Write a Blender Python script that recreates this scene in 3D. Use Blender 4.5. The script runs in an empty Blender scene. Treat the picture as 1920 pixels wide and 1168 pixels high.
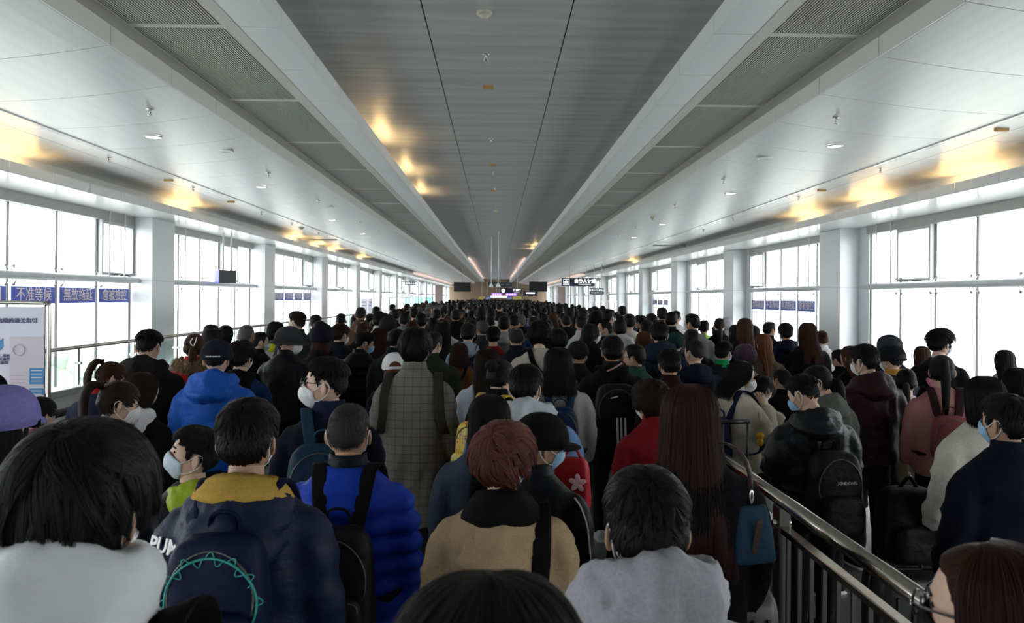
import bpy, math, random
import numpy as np
from mathutils import Vector, Matrix, Euler

random.seed(7)
sc = bpy.context.scene
COL = sc.collection

# ------------------------------------------------------------------ camera
F, CX, CY = 1440.0, 960.0, 558.0
CAMZ, YAW, ROLL = 1.95, 0.0201, math.radians(0.45)
_f = Vector((math.sin(YAW), math.cos(YAW), 0))
_r0 = Vector((math.cos(YAW), -math.sin(YAW), 0))
_u0 = Vector((0, 0, 1))
_r = _r0 * math.cos(ROLL) + _u0 * math.sin(ROLL)
_u = _u0 * math.cos(ROLL) - _r0 * math.sin(ROLL)
cd = bpy.data.cameras.new('camera')
cd.sensor_fit = 'HORIZONTAL'
cd.sensor_width = 36
cd.lens = 36 * F / 1920
cd.shift_y = -(584 - CY) / 1920
cd.clip_start = 0.05
cd.clip_end = 2000
cd.dof.use_dof = True
cd.dof.focus_distance = 5.0
cd.dof.aperture_fstop = 7.0
cam = bpy.data.objects.new('camera', cd)
COL.objects.link(cam)
cam.matrix_world = Matrix(((_r.x, _u.x, -_f.x, 0), (_r.y, _u.y, -_f.y, 0), (_r.z, _u.z, -_f.z, CAMZ), (0, 0, 0, 1)))
sc.camera = cam


def at(px, py, d):
    """the point of the hall at corridor depth d that shows at (px, py)"""
    v = _f + _r * ((px - CX) / F) + _u * (-(py - CY) / F)
    k = d / v.y
    return Vector((v.x * k, d, CAMZ + v.z * k))


# ------------------------------------------------------------------ world, exposure
w = bpy.data.worlds.new('overcast_sky')
sc.world = w
w.use_nodes = True
bg = w.node_tree.nodes['Background']
bg.inputs[0].default_value = (0.965, 0.98, 1.0, 1)
bg.inputs[1].default_value = 7.0
sc.view_settings.view_transform = 'Standard'
sc.view_settings.look = 'None'
sc.view_settings.gamma = 1
sc.view_settings.use_curve_mapping = False
sc.view_settings.exposure = 0.0
sc.cycles.max_bounces = 7
sc.cycles.diffuse_bounces = 4
sc.cycles.glossy_bounces = 3
sc.cycles.transparent_max_bounces = 16
sc.cycles.caustics_reflective = False
sc.cycles.caustics_refractive = False

# ------------------------------------------------------------------ helpers
_M = {}


def mat(name, color=(.5, .5, .5), rough=.5, metal=0.0, emit=None, spec=.5, noise=None, bump=None, aniso=0, sheen=0, coat=0):
    """plain principled material; noise=(scale_xyz, amount) tints, bump=(scale_xyz, strength) relief"""
    if name in _M:
        return _M[name]
    m = bpy.data.materials.new(name)
    m.use_nodes = True
    nt = m.node_tree
    b = nt.nodes['Principled BSDF']
    b.inputs['Base Color'].default_value = (*color, 1)
    b.inputs['Roughness'].default_value = rough
    b.inputs['Metallic'].default_value = metal
    b.inputs['Specular IOR Level'].default_value = spec
    if sheen:
        b.inputs['Sheen Weight'].default_value = sheen
    if coat:
        b.inputs['Coat Weight'].default_value = coat
    if emit:
        b.inputs['Emission Color'].default_value = (*emit[0], 1)
        b.inputs['Emission Strength'].default_value = emit[1]
    if noise or bump:
        tc = nt.nodes.new('ShaderNodeTexCoord')

        def tex(scale, detail=3):
            mp = nt.nodes.new('ShaderNodeMapping')
            mp.inputs['Scale'].default_value = scale
            nt.links.new(tc.outputs['Object'], mp.inputs['Vector'])
            n = nt.nodes.new('ShaderNodeTexNoise')
            n.inputs['Scale'].default_value = 1
            n.inputs['Detail'].default_value = detail
            nt.links.new(mp.outputs[0], n.inputs['Vector'])
            return n
        if noise:
            n = tex(noise[0])
            mr = nt.nodes.new('ShaderNodeMapRange')
            mr.inputs['From Min'].default_value = .3
            mr.inputs['From Max'].default_value = .7
            mr.inputs['To Min'].default_value = 1 - noise[1]
            mr.inputs['To Max'].default_value = 1 + noise[1]
            nt.links.new(n.outputs[0], mr.inputs[0])
            mx = nt.nodes.new('ShaderNodeMix')
            mx.data_type = 'RGBA'
            mx.blend_type = 'MULTIPLY'
            mx.inputs[0].default_value = 1
            mx.inputs[6].default_value = (*color, 1)
            nt.links.new(mr.outputs[0], mx.inputs[7])
            nt.links.new(mx.outputs[2], b.inputs['Base Color'])
        if bump:
            n = tex(bump[0], 4)
            bp = nt.nodes.new('ShaderNodeBump')
            bp.inputs['Strength'].default_value = bump[1]
            bp.inputs['Distance'].default_value = bump[2] if len(bump) > 2 else .01
            nt.links.new(n.outputs[0], bp.inputs['Height'])
            nt.links.new(bp.outputs[0], b.inputs['Normal'])
    _M[name] = m
    return m


def glass_mat(name, tint=(1, 1, 1), refl=.06):
    if name in _M:
        return _M[name]
    m = bpy.data.materials.new(name)
    m.use_nodes = True
    nt = m.node_tree
    nt.nodes.remove(nt.nodes['Principled BSDF'])
    out = nt.nodes['Material Output']
    t = nt.nodes.new('ShaderNodeBsdfTransparent')
    t.inputs[0].default_value = (*tint, 1)
    g = nt.nodes.new('ShaderNodeBsdfGlossy')
    g.inputs['Roughness'].default_value = .02
    mx = nt.nodes.new('ShaderNodeMixShader')
    mx.inputs[0].default_value = refl
    nt.links.new(t.outputs[0], mx.inputs[1])
    nt.links.new(g.outputs[0], mx.inputs[2])
    nt.links.new(mx.outputs[0], out.inputs[0])
    _M[name] = m
    return m


def mesh(name, V, Fc, mats=(None,), smooth=False, midx=None, uv=None):
    me = bpy.data.meshes.new(name)
    me.from_pydata([tuple(map(float, v)) for v in V], [], [tuple(map(int, f)) for f in Fc])
    for m in mats:
        me.materials.append(m)
    if midx is not None:
        me.polygons.foreach_set('material_index', np.asarray(midx, dtype=np.int32))
    if smooth:
        me.polygons.foreach_set('use_smooth', np.ones(len(me.polygons), dtype=bool))
    if uv is not None:
        lay = me.uv_layers.new(name='flow')
        vi = np.empty(len(me.loops), dtype=np.int32)
        me.loops.foreach_get('vertex_index', vi)
        lay.data.foreach_set('uv', np.asarray(uv, dtype=np.float32)[vi].ravel())
    me.update()
    return me


def obj(name, me, parent=None, loc=(0, 0, 0), rot=(0, 0, 0), scale=(1, 1, 1), m=None):
    o = bpy.data.objects.new(name, me)
    COL.objects.link(o)
    o.location = loc
    o.rotation_euler = rot
    o.scale = scale
    if parent is not None:
        o.parent = parent
    if m is not None and me is not None:
        s = o.material_slots[0]
        s.link = 'OBJECT'
        s.material = m
    return o


def empty(name, loc, rz=0, s=1.0):
    o = bpy.data.objects.new(name, None)
    COL.objects.link(o)
    o.location = loc
    o.rotation_euler = (0, 0, rz)
    o.scale = (s, s, s)
    o.empty_display_size = .1
    return o


def tag(o, label=None, cat=None, group=None, kind=None):
    if label:
        o['label'] = label
    if cat:
        o['category'] = cat
    if group:
        o['group'] = group
    if kind:
        o['kind'] = kind
    return o


class MB:
    """collects vertices and faces of one mesh"""

    def __init__(s):
        s.V = []
        s.Fc = []
        s.mi = []
        s.n = 0

    def add(s, V, Fc, mi=0):
        V = np.asarray(V, float)
        s.V.append(V)
        s.Fc += [tuple(i + s.n for i in f) for f in Fc]
        s.mi += [mi] * len(Fc)
        s.n += len(V)
        return s

    def box(s, x0, x1, y0, y1, z0, z1, mi=0):
        V = [(x, y, z) for z in (z0, z1) for y in (y0, y1) for x in (x0, x1)]
        return s.add(V, [(0, 2, 3, 1), (4, 5, 7, 6), (0, 1, 5, 4), (2, 6, 7, 3), (0, 4, 6, 2), (1, 3, 7, 5)], mi)

    def cham(s, x0, x1, y0, y1, z0, z1, b=.01, mi=0):
        """box with chamfered edges"""
        V = []
        idx = {}
        lo = (x0, y0, z0)
        hi = (x1, y1, z1)
        for sx in (0, 1):
            for sy in (0, 1):
                for sz in (0, 1):
                    c = [(lo, hi)[q][k] for k, q in enumerate((sx, sy, sz))]
                    for k in range(3):
                        p = list(c)
                        for j in range(3):
                            if j != k:
                                p[j] += b * (1 - 2 * (sx, sy, sz)[j])
                        idx[(sx, sy, sz, k)] = len(V)
                        V.append(p)
        Fc = []
        for k in range(3):
            a, c = [j for j in range(3) if j != k]
            for q in (0, 1):
                def K(u, v):
                    t = [0, 0, 0]
                    t[k] = q
                    t[a] = u
                    t[c] = v
                    return idx[(*t, k)]
                Fc.append((K(0, 0), K(1, 0), K(1, 1), K(0, 1)))
        for k in range(3):
            a, c = [j for j in range(3) if j != k]
            for u in (0, 1):
                for v in (0, 1):
                    def K(q, kk):
                        t = [0, 0, 0]
                        t[k] = q
                        t[a] = u
                        t[c] = v
                        return idx[(*t, kk)]
                    Fc.append((K(0, a), K(1, a), K(1, c), K(0, c)))
        for sx in (0, 1):
            for sy in (0, 1):
                for sz in (0, 1):
                    Fc.append(tuple(idx[(sx, sy, sz, k)] for k in range(3)))
        return s.add(V, Fc, mi)

    def loft(s, R, closed=True, caps=True, mi=0):
        """R: (n, m, 3) rings"""
        R = np.asarray(R, float)
        n, m = R.shape[:2]
        Fc = []
        for i in range(n - 1):
            for j in range(m if closed else m - 1):
                k = (j + 1) % m
                Fc.append((i * m + j, i * m + k, (i + 1) * m + k, (i + 1) * m + j))
        if caps and closed:
            Fc.append(tuple(range(m - 1, -1, -1)))
            Fc.append(tuple((n - 1) * m + j for j in range(m)))
        return s.add(R.reshape(-1, 3), Fc, mi)

    def sweep(s, path, a, b=None, side=None, m=8, e=1.0, mi=0, caps=True, loop=False):
        """tube along path: half width a along side, half thickness b across it"""
        P = np.asarray(path, float)
        n = len(P)
        a = np.broadcast_to(np.asarray(a, float), (n,))
        b = a if b is None else np.broadcast_to(np.asarray(b, float), (n,))
        T = (np.roll(P, -1, 0) - np.roll(P, 1, 0)) if loop else np.gradient(P, axis=0)
        T /= np.linalg.norm(T, axis=1)[:, None] + 1e-12
        if side is None:
            side = np.array((0, 0, 1.)) if abs(T[0][2]) < .8 else np.array((1., 0, 0))
            S = np.empty_like(P)
            v = side
            for i in range(n):
                v = v - T[i] * (v @ T[i])
                v = v / (np.linalg.norm(v) + 1e-12)
                S[i] = v
        else:
            S = np.broadcast_to(np.asarray(side, float), P.shape)
            S = S - T * np.sum(S * T, 1)[:, None]
            S = S / (np.linalg.norm(S, axis=1)[:, None] + 1e-12)
        N = np.cross(T, S)
        t = np.arange(m) / m * 2 * np.pi + np.pi / m
        c, q = np.cos(t), np.sin(t)
        c = np.sign(c) * np.abs(c) ** e
        q = np.sign(q) * np.abs(q) ** e
        R = P[:, None] + S[:, None] * (a[:, None] * c)[..., None] + N[:, None] * (b[:, None] * q)[..., None]
        if loop:
            R = np.concatenate([R, R[:1]])
        return s.loft(R, caps=caps and not loop, mi=mi)

    def ball(s, c, r, nu=12, nv=8, e=1.0, mi=0, taper=0.0):
        """(super)ellipsoid; e < 1 squares it up"""
        c = np.asarray(c, float)
        r = np.broadcast_to(np.asarray(r, float), (3,))
        v = np.linspace(-np.pi / 2, np.pi / 2, nv + 1)
        u = np.arange(nu) / nu * 2 * np.pi
        pw = lambda x: np.sign(x) * np.abs(x) ** e
        cv, sv = pw(np.cos(v)), pw(np.sin(v))
        cu, su = pw(np.cos(u)), pw(np.sin(u))
        k = 1 - taper * (sv[:, None] + 1) / 2
        R = np.stack([cv[:, None] * cu[None] * k * r[0], cv[:, None] * su[None] * k * r[1], np.repeat(sv[:, None], nu, 1) * r[2]], -1) + c
        return s.loft(R, caps=False, mi=mi)

    def disc(s, c, r, h, n=16, axis=2, mi=0, r2=None):
        t = np.arange(n) / n * 2 * np.pi
        o = [k for k in range(3) if k != axis]
        R = np.zeros((2, n, 3))
        for i in (0, 1):
            rr = r if i == 0 or r2 is None else r2
            R[i, :, o[0]] = np.cos(t) * rr
            R[i, :, o[1]] = np.sin(t) * rr
            R[i, :, axis] = -h / 2 + i * h
        return s.loft(R + np.asarray(c, float), mi=mi)

    def arr(s):
        return np.concatenate(s.V), s.Fc

    def mesh(s, name, mats=(None,), smooth=False, uv=None):
        return mesh(name, np.concatenate(s.V), s.Fc, mats, smooth, s.mi if len(mats) > 1 else None, uv)


def crom(P, n=6):
    """Catmull-Rom resampling of a point list, n steps per span"""
    P = np.asarray(P, float)
    Q = np.concatenate([[2 * P[0] - P[1]], P, [2 * P[-1] - P[-2]]])
    out = []
    for i in range(1, len(Q) - 2):
        for t in np.arange(n) / n:
            a, b, c, d = Q[i - 1:i + 3]
            out.append(.5 * (2 * b + (c - a) * t + (2 * a - 5 * b + 4 * c - d) * t * t + (3 * b - a - 3 * c + d) * t ** 3))
    out.append(P[-1])
    return np.array(out)


def vnoise(P, seed=0):
    """smooth value noise, -1..1"""
    P = np.asarray(P, float) + seed * 17.31
    I = np.floor(P).astype(np.int64)
    f = P - I
    f = f * f * (3 - 2 * f)
    r = 0
    for dx in (0, 1):
        for dy in (0, 1):
            for dz in (0, 1):
                h = (I[..., 0] + dx) * 374761393 + (I[..., 1] + dy) * 668265263 + (I[..., 2] + dz) * 2147483647
                h = (h ^ (h >> 13)) * 1274126177
                h = ((h ^ (h >> 16)) & 0xffff) / 32767.5 - 1
                r = r + h * np.where(dx, f[..., 0], 1 - f[..., 0]) * np.where(dy, f[..., 1], 1 - f[..., 1]) * np.where(dz, f[..., 2], 1 - f[..., 2])
    return r


_T = {}


def text_mesh(body, size, m, bold=0.0, extrude=.002):
    """flat lettering as a mesh, centred on its own origin, in the XZ plane facing -Y"""
    k = (body, size, m.name, bold)
    if k in _T:
        return _T[k]
    c = bpy.data.curves.new('lettering', 'FONT')
    c.body = body
    c.size = size
    c.align_x = 'CENTER'
    c.align_y = 'CENTER'
    c.offset = bold
    c.extrude = extrude
    c.resolution_u = 2
    o = bpy.data.objects.new('lettering', c)
    COL.objects.link(o)
    me = bpy.data.meshes.new_from_object(o.evaluated_get(bpy.context.evaluated_depsgraph_get()))
    bpy.data.objects.remove(o)
    bpy.data.curves.remove(c)
    me.transform(Matrix.Rotation(math.pi / 2, 4, 'X'))
    me.materials.clear()
    me.materials.append(m)
    _T[k] = me
    return me


_B = {}


def boxm(sx, sy, sz, m=None, b=0):
    """shared box mesh centred on its origin"""
    k = (round(sx, 4), round(sy, 4), round(sz, 4), m.name if m else None, b)
    if k not in _B:
        q = MB()
        (q.cham(-sx / 2, sx / 2, -sy / 2, sy / 2, -sz / 2, sz / 2, b) if b else q.box(-sx / 2, sx / 2, -sy / 2, sy / 2, -sz / 2, sz / 2))
        _B[k] = q.mesh('box', (m,))
    return _B[k]

# ================================================================== the hall
Y0, Y1 = -13.0, 112.0
MOD = 7.15 / 6
M_white = mat('white_enamel', (.86, .86, .87), .25, .0, coat=.3)
M_side = mat('satin_panel', (.76, .76, .77), .34, .22, noise=((1.5, .3, 1), .04), bump=((2, .8, 2), .15, .02))
M_fascia = mat('perforated_fascia', (.74, .73, .72), .45, .1)
M_beam = mat('beam_enamel', (.78, .79, .81), .35, .1)
M_ctr = mat('brushed_ceiling', (.80, .80, .81), .42, .40, noise=((.6, 6, 1), .10), bump=((.4, 14, 1), .10, .01))
M_dark = mat('dark_void', (.02, .02, .02), .9)
M_slat = mat('grille_slat', (.50, .48, .46), .45, .2)
M_gframe = mat('grille_frame', (.62, .60, .55), .45, .1)
M_col = mat('column_cladding', (.70, .72, .75), .35, .15)
M_steel = mat('brushed_steel', (.50, .48, .45), .28, 1.0, bump=((60, 4, 60), .05))
M_alu = mat('window_aluminium', (.34, .34, .33), .45, .3)
M_seal = mat('glazing_seal', (.10, .105, .11), .6)
M_tube = mat('transom_paint', (.62, .63, .65), .35, .1)
M_glass = glass_mat('window_glass', (.97, .985, .98), .05)
M_warm = mat('warm_lamp', (1, .8, .4), .5, emit=((1.0, .68, .30), 26.0))
M_pink = mat('cove_strip_lamp', (1, .9, .8), .5, emit=((1.0, .72, .60), 7.0))
M_floor = mat('floor_granite', (.11, .11, .11), .3, noise=((9, 9, 9), .2))
M_navy = mat('sign_navy', (.012, .016, .045), .4)
M_black = mat('black_plastic', (.012, .012, .013), .35)
M_wprint = mat('white_print', (.85, .85, .85), .5)
M_wlit = mat('lit_lettering', (.9, .9, .9), .5, emit=((.95, .97, 1), .9))


def perforate(m, scale):
    """rows of tiny punched holes as relief and tone"""
    nt = m.node_tree
    b = nt.nodes['Principled BSDF']
    tc = nt.nodes.new('ShaderNodeTexCoord')
    v = nt.nodes.new('ShaderNodeTexVoronoi')
    v.inputs['Scale'].default_value = scale
    v.inputs['Randomness'].default_value = 0
    nt.links.new(tc.outputs['Object'], v.inputs['Vector'])
    mr = nt.nodes.new('ShaderNodeMapRange')
    mr.inputs['From Min'].default_value = .16
    mr.inputs['From Max'].default_value = .30
    mr.inputs['To Min'].default_value = .8
    nt.links.new(v.outputs['Distance'], mr.inputs[0])
    mx = nt.nodes.new('ShaderNodeMix')
    mx.data_type = 'RGBA'
    mx.blend_type = 'MULTIPLY'
    mx.inputs[0].default_value = 1
    l = b.inputs['Base Color'].links
    if l:
        nt.links.new(l[0].from_socket, mx.inputs[6])
    else:
        mx.inputs[6].default_value = b.inputs['Base Color'].default_value
    nt.links.new(mr.outputs[0], mx.inputs[7])
    nt.links.new(mx.outputs[2], b.inputs['Base Color'])


perforate(M_side, 55)
perforate(M_fascia, 60)

ground = tag(obj('ground', boxm(900, 900, 1, mat('pale_ground', (.55, .57, .54), .9)), loc=(0, 60, -9)), 'pale hazy ground far below outside the windows', kind='structure')
floor = tag(obj('floor', boxm(14.9, Y1 - Y0, .2, M_floor), loc=(.25, (Y0 + Y1) / 2, -.1)), 'polished dark grey hall floor under the crowd', kind='structure')
q = MB()
q.box(-7.6, 8.1, Y0, Y1, 4.95, 5.1)
ceiling = tag(obj('ceiling', q.mesh('roof_deck', (M_dark,))), 'panelled metal ceiling with two dark grille bands and raised centre', kind='structure')

_S = {}


def put(name, key, build, y, parent=ceiling, m=None, x=0, z=0):
    """shared piece: mesh built once per key, placed at y"""
    if key not in _S:
        _S[key] = build()
    return obj(name, _S[key], parent, (x, y, z), m=m)


def rows(step, a=-13.0, near=38.0, phase=0.0):
    """(start, length) of pieces along the hall: single modules to 38 m, longer runs beyond"""
    out = []
    y = a + ((phase - a) % step) - step
    while y < near:
        out.append((y, step))
        y += step
    k = 6
    while y < Y1:
        out.append((y, step * k))
        y += step * k
    return out


def prism(prof, L, gap=.010, m=None, th=.015):
    """plate of thickness th that follows profile prof [(x, z)...], length L along +Y"""
    P = np.array(prof, float)
    n = len(P)
    T = np.gradient(P, axis=0)
    N = np.stack([-T[:, 1], T[:, 0]], 1)
    N /= np.linalg.norm(N, axis=1)[:, None]
    if N[:, 1].mean() < 0 or (abs(N[:, 1].mean()) < 1e-6 and False):
        N = -N
    Q = P + N * th
    ring = np.concatenate([P, Q[::-1]])
    R = np.zeros((2, 2 * n, 3))
    for i, yy in enumerate((gap / 2, L - gap / 2)):
        R[i, :, 0] = ring[:, 0]
        R[i, :, 2] = ring[:, 1]
        R[i, :, 1] = yy
    return MB().loft(R).mesh('panel', (m,), smooth=False)


def vplate(x, z0, z1, L, th, m, gap=.010):
    return MB().box(min(x, x + th), max(x, x + th), gap / 2, L - gap / 2, z0, z1).mesh('panel', (m,))


# centre ceiling, three panels wide
for y, L in rows(1.2, phase=7.83):
    for k, (x0, x1) in enumerate(((-2.25, -.712), (-.700, .668), (.680, 2.25))):
        put('centre_panel', ('c', k, round(L, 2)), lambda: MB().box(x0, x1, .005, L - .005, 4.62, 4.64).mesh('panel', (M_ctr,)), y)

# per side: s = -1 left, +1 right
SIDE = {-1: dict(col=6.60, beam=5.94, strip=5.05, glass=7.03), 1: dict(col=7.08, beam=6.26, strip=5.20, glass=7.51)}
for s in (-1, 1):
    D = SIDE[s]
    st, xb, xg = D['strip'], D['beam'], D['glass']
    mir = lambda pr: [(s * a, b) for a, b in pr]
    for y, L in rows(MOD, phase=6.39):
        kk = round(L, 2)
        put('beam_soffit_panel', ('bs', s, kk), lambda: prism(mir([(1.80, 4.17), (2.145, 4.17)]), L, m=M_beam), y)
        put('beam_face_panel', ('bf', s, kk), lambda: vplate(s * 1.80, 4.186, 4.335, L, s * .015, M_beam), y)
        put('fascia_panel', ('fp', s, kk), lambda: vplate(s * 3.21, 4.00, 4.17, L, -s * .015, M_fascia), y)
        t = np.linspace(0, 1, 9)
        prof = [(3.215 + (st - 3.215) * a, 3.82 + .18 * (1 - a) ** 1.8) for a in t]
        put('curved_panel', ('cp', s, kk), lambda: prism(mir(prof), L, m=M_side), y)
        put('outer_panel', ('op', s, kk), lambda: prism(mir([(st + .05, 3.815), (st + .36, 3.805)]), L, m=M_side), y)
        put('outer_panel', ('oq', s, kk), lambda: prism(mir([(st + .37, 3.805), (xb + .42, 3.775)]), L, m=M_side), y)
    for y, L in rows(.93, phase=9.47):
        put('window_beam_fascia', ('wf', s, round(L, 2)), lambda: vplate(s * xb, 3.44, 3.57, L, s * .015, M_white), y)
    q = MB()
    q.box(*sorted((s * (xb + .40), s * (xb + .43))), Y0, Y1, 3.44, 3.80)
    q.box(*sorted((s * 2.27, s * 2.25)), Y0, Y1, 4.18, 4.95)
    obj('cove_wall', q.mesh('cove_wall', (M_fascia,)), ceiling)
    q = MB()
    q.box(*sorted((s * (xb + .016), s * (xg + .1))), Y0, Y1, 3.43, 3.46)
    obj('window_beam_soffit', q.mesh('soffit', (M_white,)), ceiling)
    q = MB()
    q.box(*sorted((s * (st - .012), s * (st + .058))), Y0, Y1, 3.806, 3.83)
    obj('strip_trim', q.mesh('strip_trim', (M_white,)), ceiling)
    # flanges beside the grilles
    q = MB()
    q.box(*sorted((s * 2.148, s * 2.245)), Y0, Y1, 4.166, 4.19)
    q.box(*sorted((s * 3.065, s * 3.20)), Y0, Y1, 4.172, 4.19)
    obj('grille_flange', q.mesh('flange', (M_gframe,)), ceiling)
    q = MB()
    q.box(*sorted((s * 2.27, s * 3.25)), Y0, Y1, 4.5, 4.52)
    q.box(*sorted((s * 3.23, s * 3.25)), Y0, Y1, 4.17, 4.5)
    obj('plenum', q.mesh('plenum', (M_dark,)), ceiling)

    def grille(L, n):
        a, b = 2.245, 3.065
        q = MB()
        for k in range(n):
            x = a + .03 + (b - a - .06) * k / (n - 1)
            q.box(*sorted((s * x, s * (x + .010))), .03, L - .03, 4.172, 4.200)
        return q.mesh('slats', (M_slat,))

    def gframe(L):
        q = MB()
        for (x0, x1, y0, y1) in ((2.245, 2.27, 0, L), (3.04, 3.065, 0, L), (2.27, 3.04, 0, .04), (2.27, 3.04, L - .04, L)):
            q.box(*sorted((s * x0, s * x1)), y0 + .002, y1 - .002, 4.168, 4.20)
        return q.mesh('grille', (M_gframe,))
    for y, L in rows(2 * MOD, phase=6.39, near=60):
        g = put('grille', ('gf', s, round(L, 2)), lambda: gframe(L), y)
        sl = put('grille_slats', ('gs', s, round(L, 2)), lambda: grille(L, 34), 0, parent=g)
        sl['kind'] = 'stuff'

# lamps in the coves
def lamp(name, x, y, z, L, m, label, group):
    q = MB()
    q.sweep([(0, 0, 0), (0, L, 0)], .016, m=8)
    o = empty(name, (x, y, z))
    obj('lamp_tube', q.mesh('tube', (m,), True), o)
    obj('batten', MB().box(-.03, .03, -.02, L + .02, -.05, -.018).mesh('batten', (M_white,)), o)
    tag(o, label, 'lamp', group)


NTH = ('nearest', 'second nearest', 'third nearest', 'fourth nearest', 'fifth nearest', 'farthest')
for i, d in enumerate((9.2, 14.8, 23.2, 26.2, 29.0, 35.0)):
    lamp('cove_lamp', -6.16, d, 3.535, 1.2, M_warm, NTH[i] + ' warm fluorescent tube in the cove above the left windows', 'warm lamps over left windows')
for i, d in enumerate((9.9, 12.8, 15.6, 36.2)):
    lamp('cove_lamp', 6.48, d, 3.535, 1.2, M_warm, NTH[i] + ' warm fluorescent tube in the cove above the right windows', 'warm lamps over right windows')
for i, d in enumerate((12.2, 15.6, 18.8)):
    lamp('cove_lamp', -1.93, d, 4.30, 1.2, M_warm, NTH[i] + ' warm fluorescent tube behind the upstand of the left ceiling beam', 'warm lamps over left beam')
for i, d in enumerate((38, 41)):
    lamp('cove_lamp', 1.93, d, 4.30, 1.2, M_warm, NTH[i] + ' warm fluorescent tube behind the upstand of the right ceiling beam', 'warm lamps over right beam')
for s, n in ((-1, 'left'), (1, 'right')):
    lamp('cove_strip', s * 1.9, 52, 4.31, 58, M_pink, 'continuous pinkish light strip above the far %s ceiling beam' % n, None)
    lamp('cove_strip', s * (SIDE[s]['beam'] + .2), 58, 3.60, 50, M_pink, 'continuous pinkish light strip above the far %s windows' % n, None)

# side walls: columns, windows
q = MB()
WALL = {}
for s, n in ((-1, 'left'), (1, 'right')):
    xg = SIDE[s]['glass']
    q = MB()
    q.box(*sorted((s * (xg - .03), s * (xg + .12))), Y0, Y1, 3.46, 4.95)
    q.box(*sorted((s * (xg - .05), s * (xg + .12))), Y0, Y1, -.4, .12)
    WALL[s] = tag(obj('wall_' + n, q.mesh('wall', (M_alu,))), '%s glazed side wall of the hall' % n, kind='structure')
M_vent = mat('vent_frame', (.42, .43, .44), .45, .3)
COLY = {-1: 14.85, 1: 15.7}
CW = 1.02
TR = 2.22
wn = 0
BAY = {}
for s in (-1, 1):
    xc, xg = SIDE[s]['col'], SIDE[s]['glass']
    for k in range(-4, 14):
        y = COLY[s] + 7.15 * k
        c = obj('column', boxm(xg + .1 - xc - .02, CW - .02, 3.43, M_seal), loc=(s * ((xc + xg + .1) / 2 + .0), y + CW / 2, 3.43 / 2))
        tag(c, 'grey metal-clad column standing between the %s windows' % ('left' if s < 0 else 'right'), kind='structure')
        obj('cladding_panel', boxm(xg + .1 - xc, CW, TR - .004, M_col), c, (0, 0, -3.43 / 2 + TR / 2))
        obj('cladding_panel', boxm(xg + .1 - xc, CW, 3.43 - TR - .004, M_col), c, (0, 0, 3.43 / 2 - (3.43 - TR) / 2))
        # bay beyond this column
        if k == 13:
            continue
        wn += 1
        W = 6.13 if s < 0 else 5.70
        if s > 0:
            obj('jamb_panel', boxm(.10, .43, 3.43, M_col), c, (s * .18, -CW / 2 - .215, 0))
        win = empty('window_%d' % wn, (s * xg, y + CW, 0))
        tag(win, 'frameless glazed bay of five tall panes between columns, %s side' % ('left' if s < 0 else 'right'), kind='structure')
        BAY[(s, k)] = win
        pw = W / 5
        for j in range(5):
            obj('pane', boxm(.012, pw - .014, TR - .12 - .07, M_glass), win, (0, (j + .5) * pw, .12 + (TR - .19) / 2))
            obj('pane', boxm(.012, pw - .014, 3.27 - TR - .07, M_glass), win, (0, (j + .5) * pw, TR + .07 + (3.27 - TR - .07) / 2))
        obj('window_head', boxm(.16, W, .16, M_alu), win, (-s * .02, W / 2, 3.35))
        for j in range(6):
            obj('glazing_joint', boxm(.03, .024 if 0 < j < 5 else .04, 3.27 - .12, M_seal), win, (0, j * pw, .12 + 3.15 / 2))
        put('transom_tube', ('tube', s), lambda: MB().sweep([(0, 0, 0), (0, .25, 0), (0, .251, 0), (0, W - .251, 0), (0, W - .25, 0), (0, W, 0)], [.05, .05, .062, .062, .05, .05], m=12).mesh('tube', (M_tube,), True), 0, win, x=-s * .17, z=TR)
        # top-hung vent
        vj = (4 if k % 2 else 3) if s < 0 else (3 if k % 2 else 4)
        if k < 8:
            def vent():
                q = MB()
                for (a0, a1, b0, b1) in ((.02, .07, .08, 1.05), (pw - .07, pw - .02, .08, 1.05), (.07, pw - .07, .08, .13), (.07, pw - .07, .99, 1.05)):
                    q.box(-.04, .04, a0, a1, b0, b1)
                return q.mesh('vent', (M_vent,))
            v = put('vent_frame', ('vent', s), vent, vj * pw, win, x=-s * .05, z=TR)
            put('vent_stay', ('stay',), lambda: MB().box(-.03, .03, .3, .52, .07, .10).box(-.03, .03, .72, .94, .07, .10).mesh('stay', (M_seal,)), 0, v, x=-s * .05)
        if k < 6:
            for yy in (W - 1.1, W - .55) if (k % 2) else (.33, 1.2):
                put('hanger_rod', ('rod', s), lambda: MB().sweep([(0, 0, 0), (0, 0, 3.43 - TR)], .014, m=6).mesh('rod', (M_tube,), True), yy, win, x=-s * .17, z=TR)

        def fit():
            q = MB()
            for a in (-.09, .09):
                for b in (-.13, .13):
                    q.disc((0, a, b), .026, .03, 10, 0)
                    q.sweep([(.02, a, b), (.12, 0, 0)], .009, m=5)
            return q.mesh('fitting', (M_steel,), True)
        if k < 4:
            for j in range(1, 5):
                put('glass_fitting', ('fit', s), fit, j * pw, win, x=-s * .03, z=TR).scale = (-s, 1, 1)

# end wall
q = MB()
q.box(-7.6, 8.1, Y1, Y1 + .3, 0, 5)
tag(obj('wall_end', q.mesh('wall_end', (mat('brown_stone', (.20, .14, .09), .6),))), 'brown end wall behind the far signs', kind='structure')
q = MB()
q.box(-7.6, 8.1, Y0 - .2, Y0, 0, 5)
tag(obj('wall_back', q.mesh('wall_back', (M_col,))), 'plain grey wall closing the hall behind the viewer', kind='structure')

# ================================================================== people: shared shapes
RAD = math.radians
PIV = np.array((0, -.01, 1.455))      # where the head turns on the neck
HC = np.array((0, .018, .128))        # skull centre, from the pivot


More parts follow.
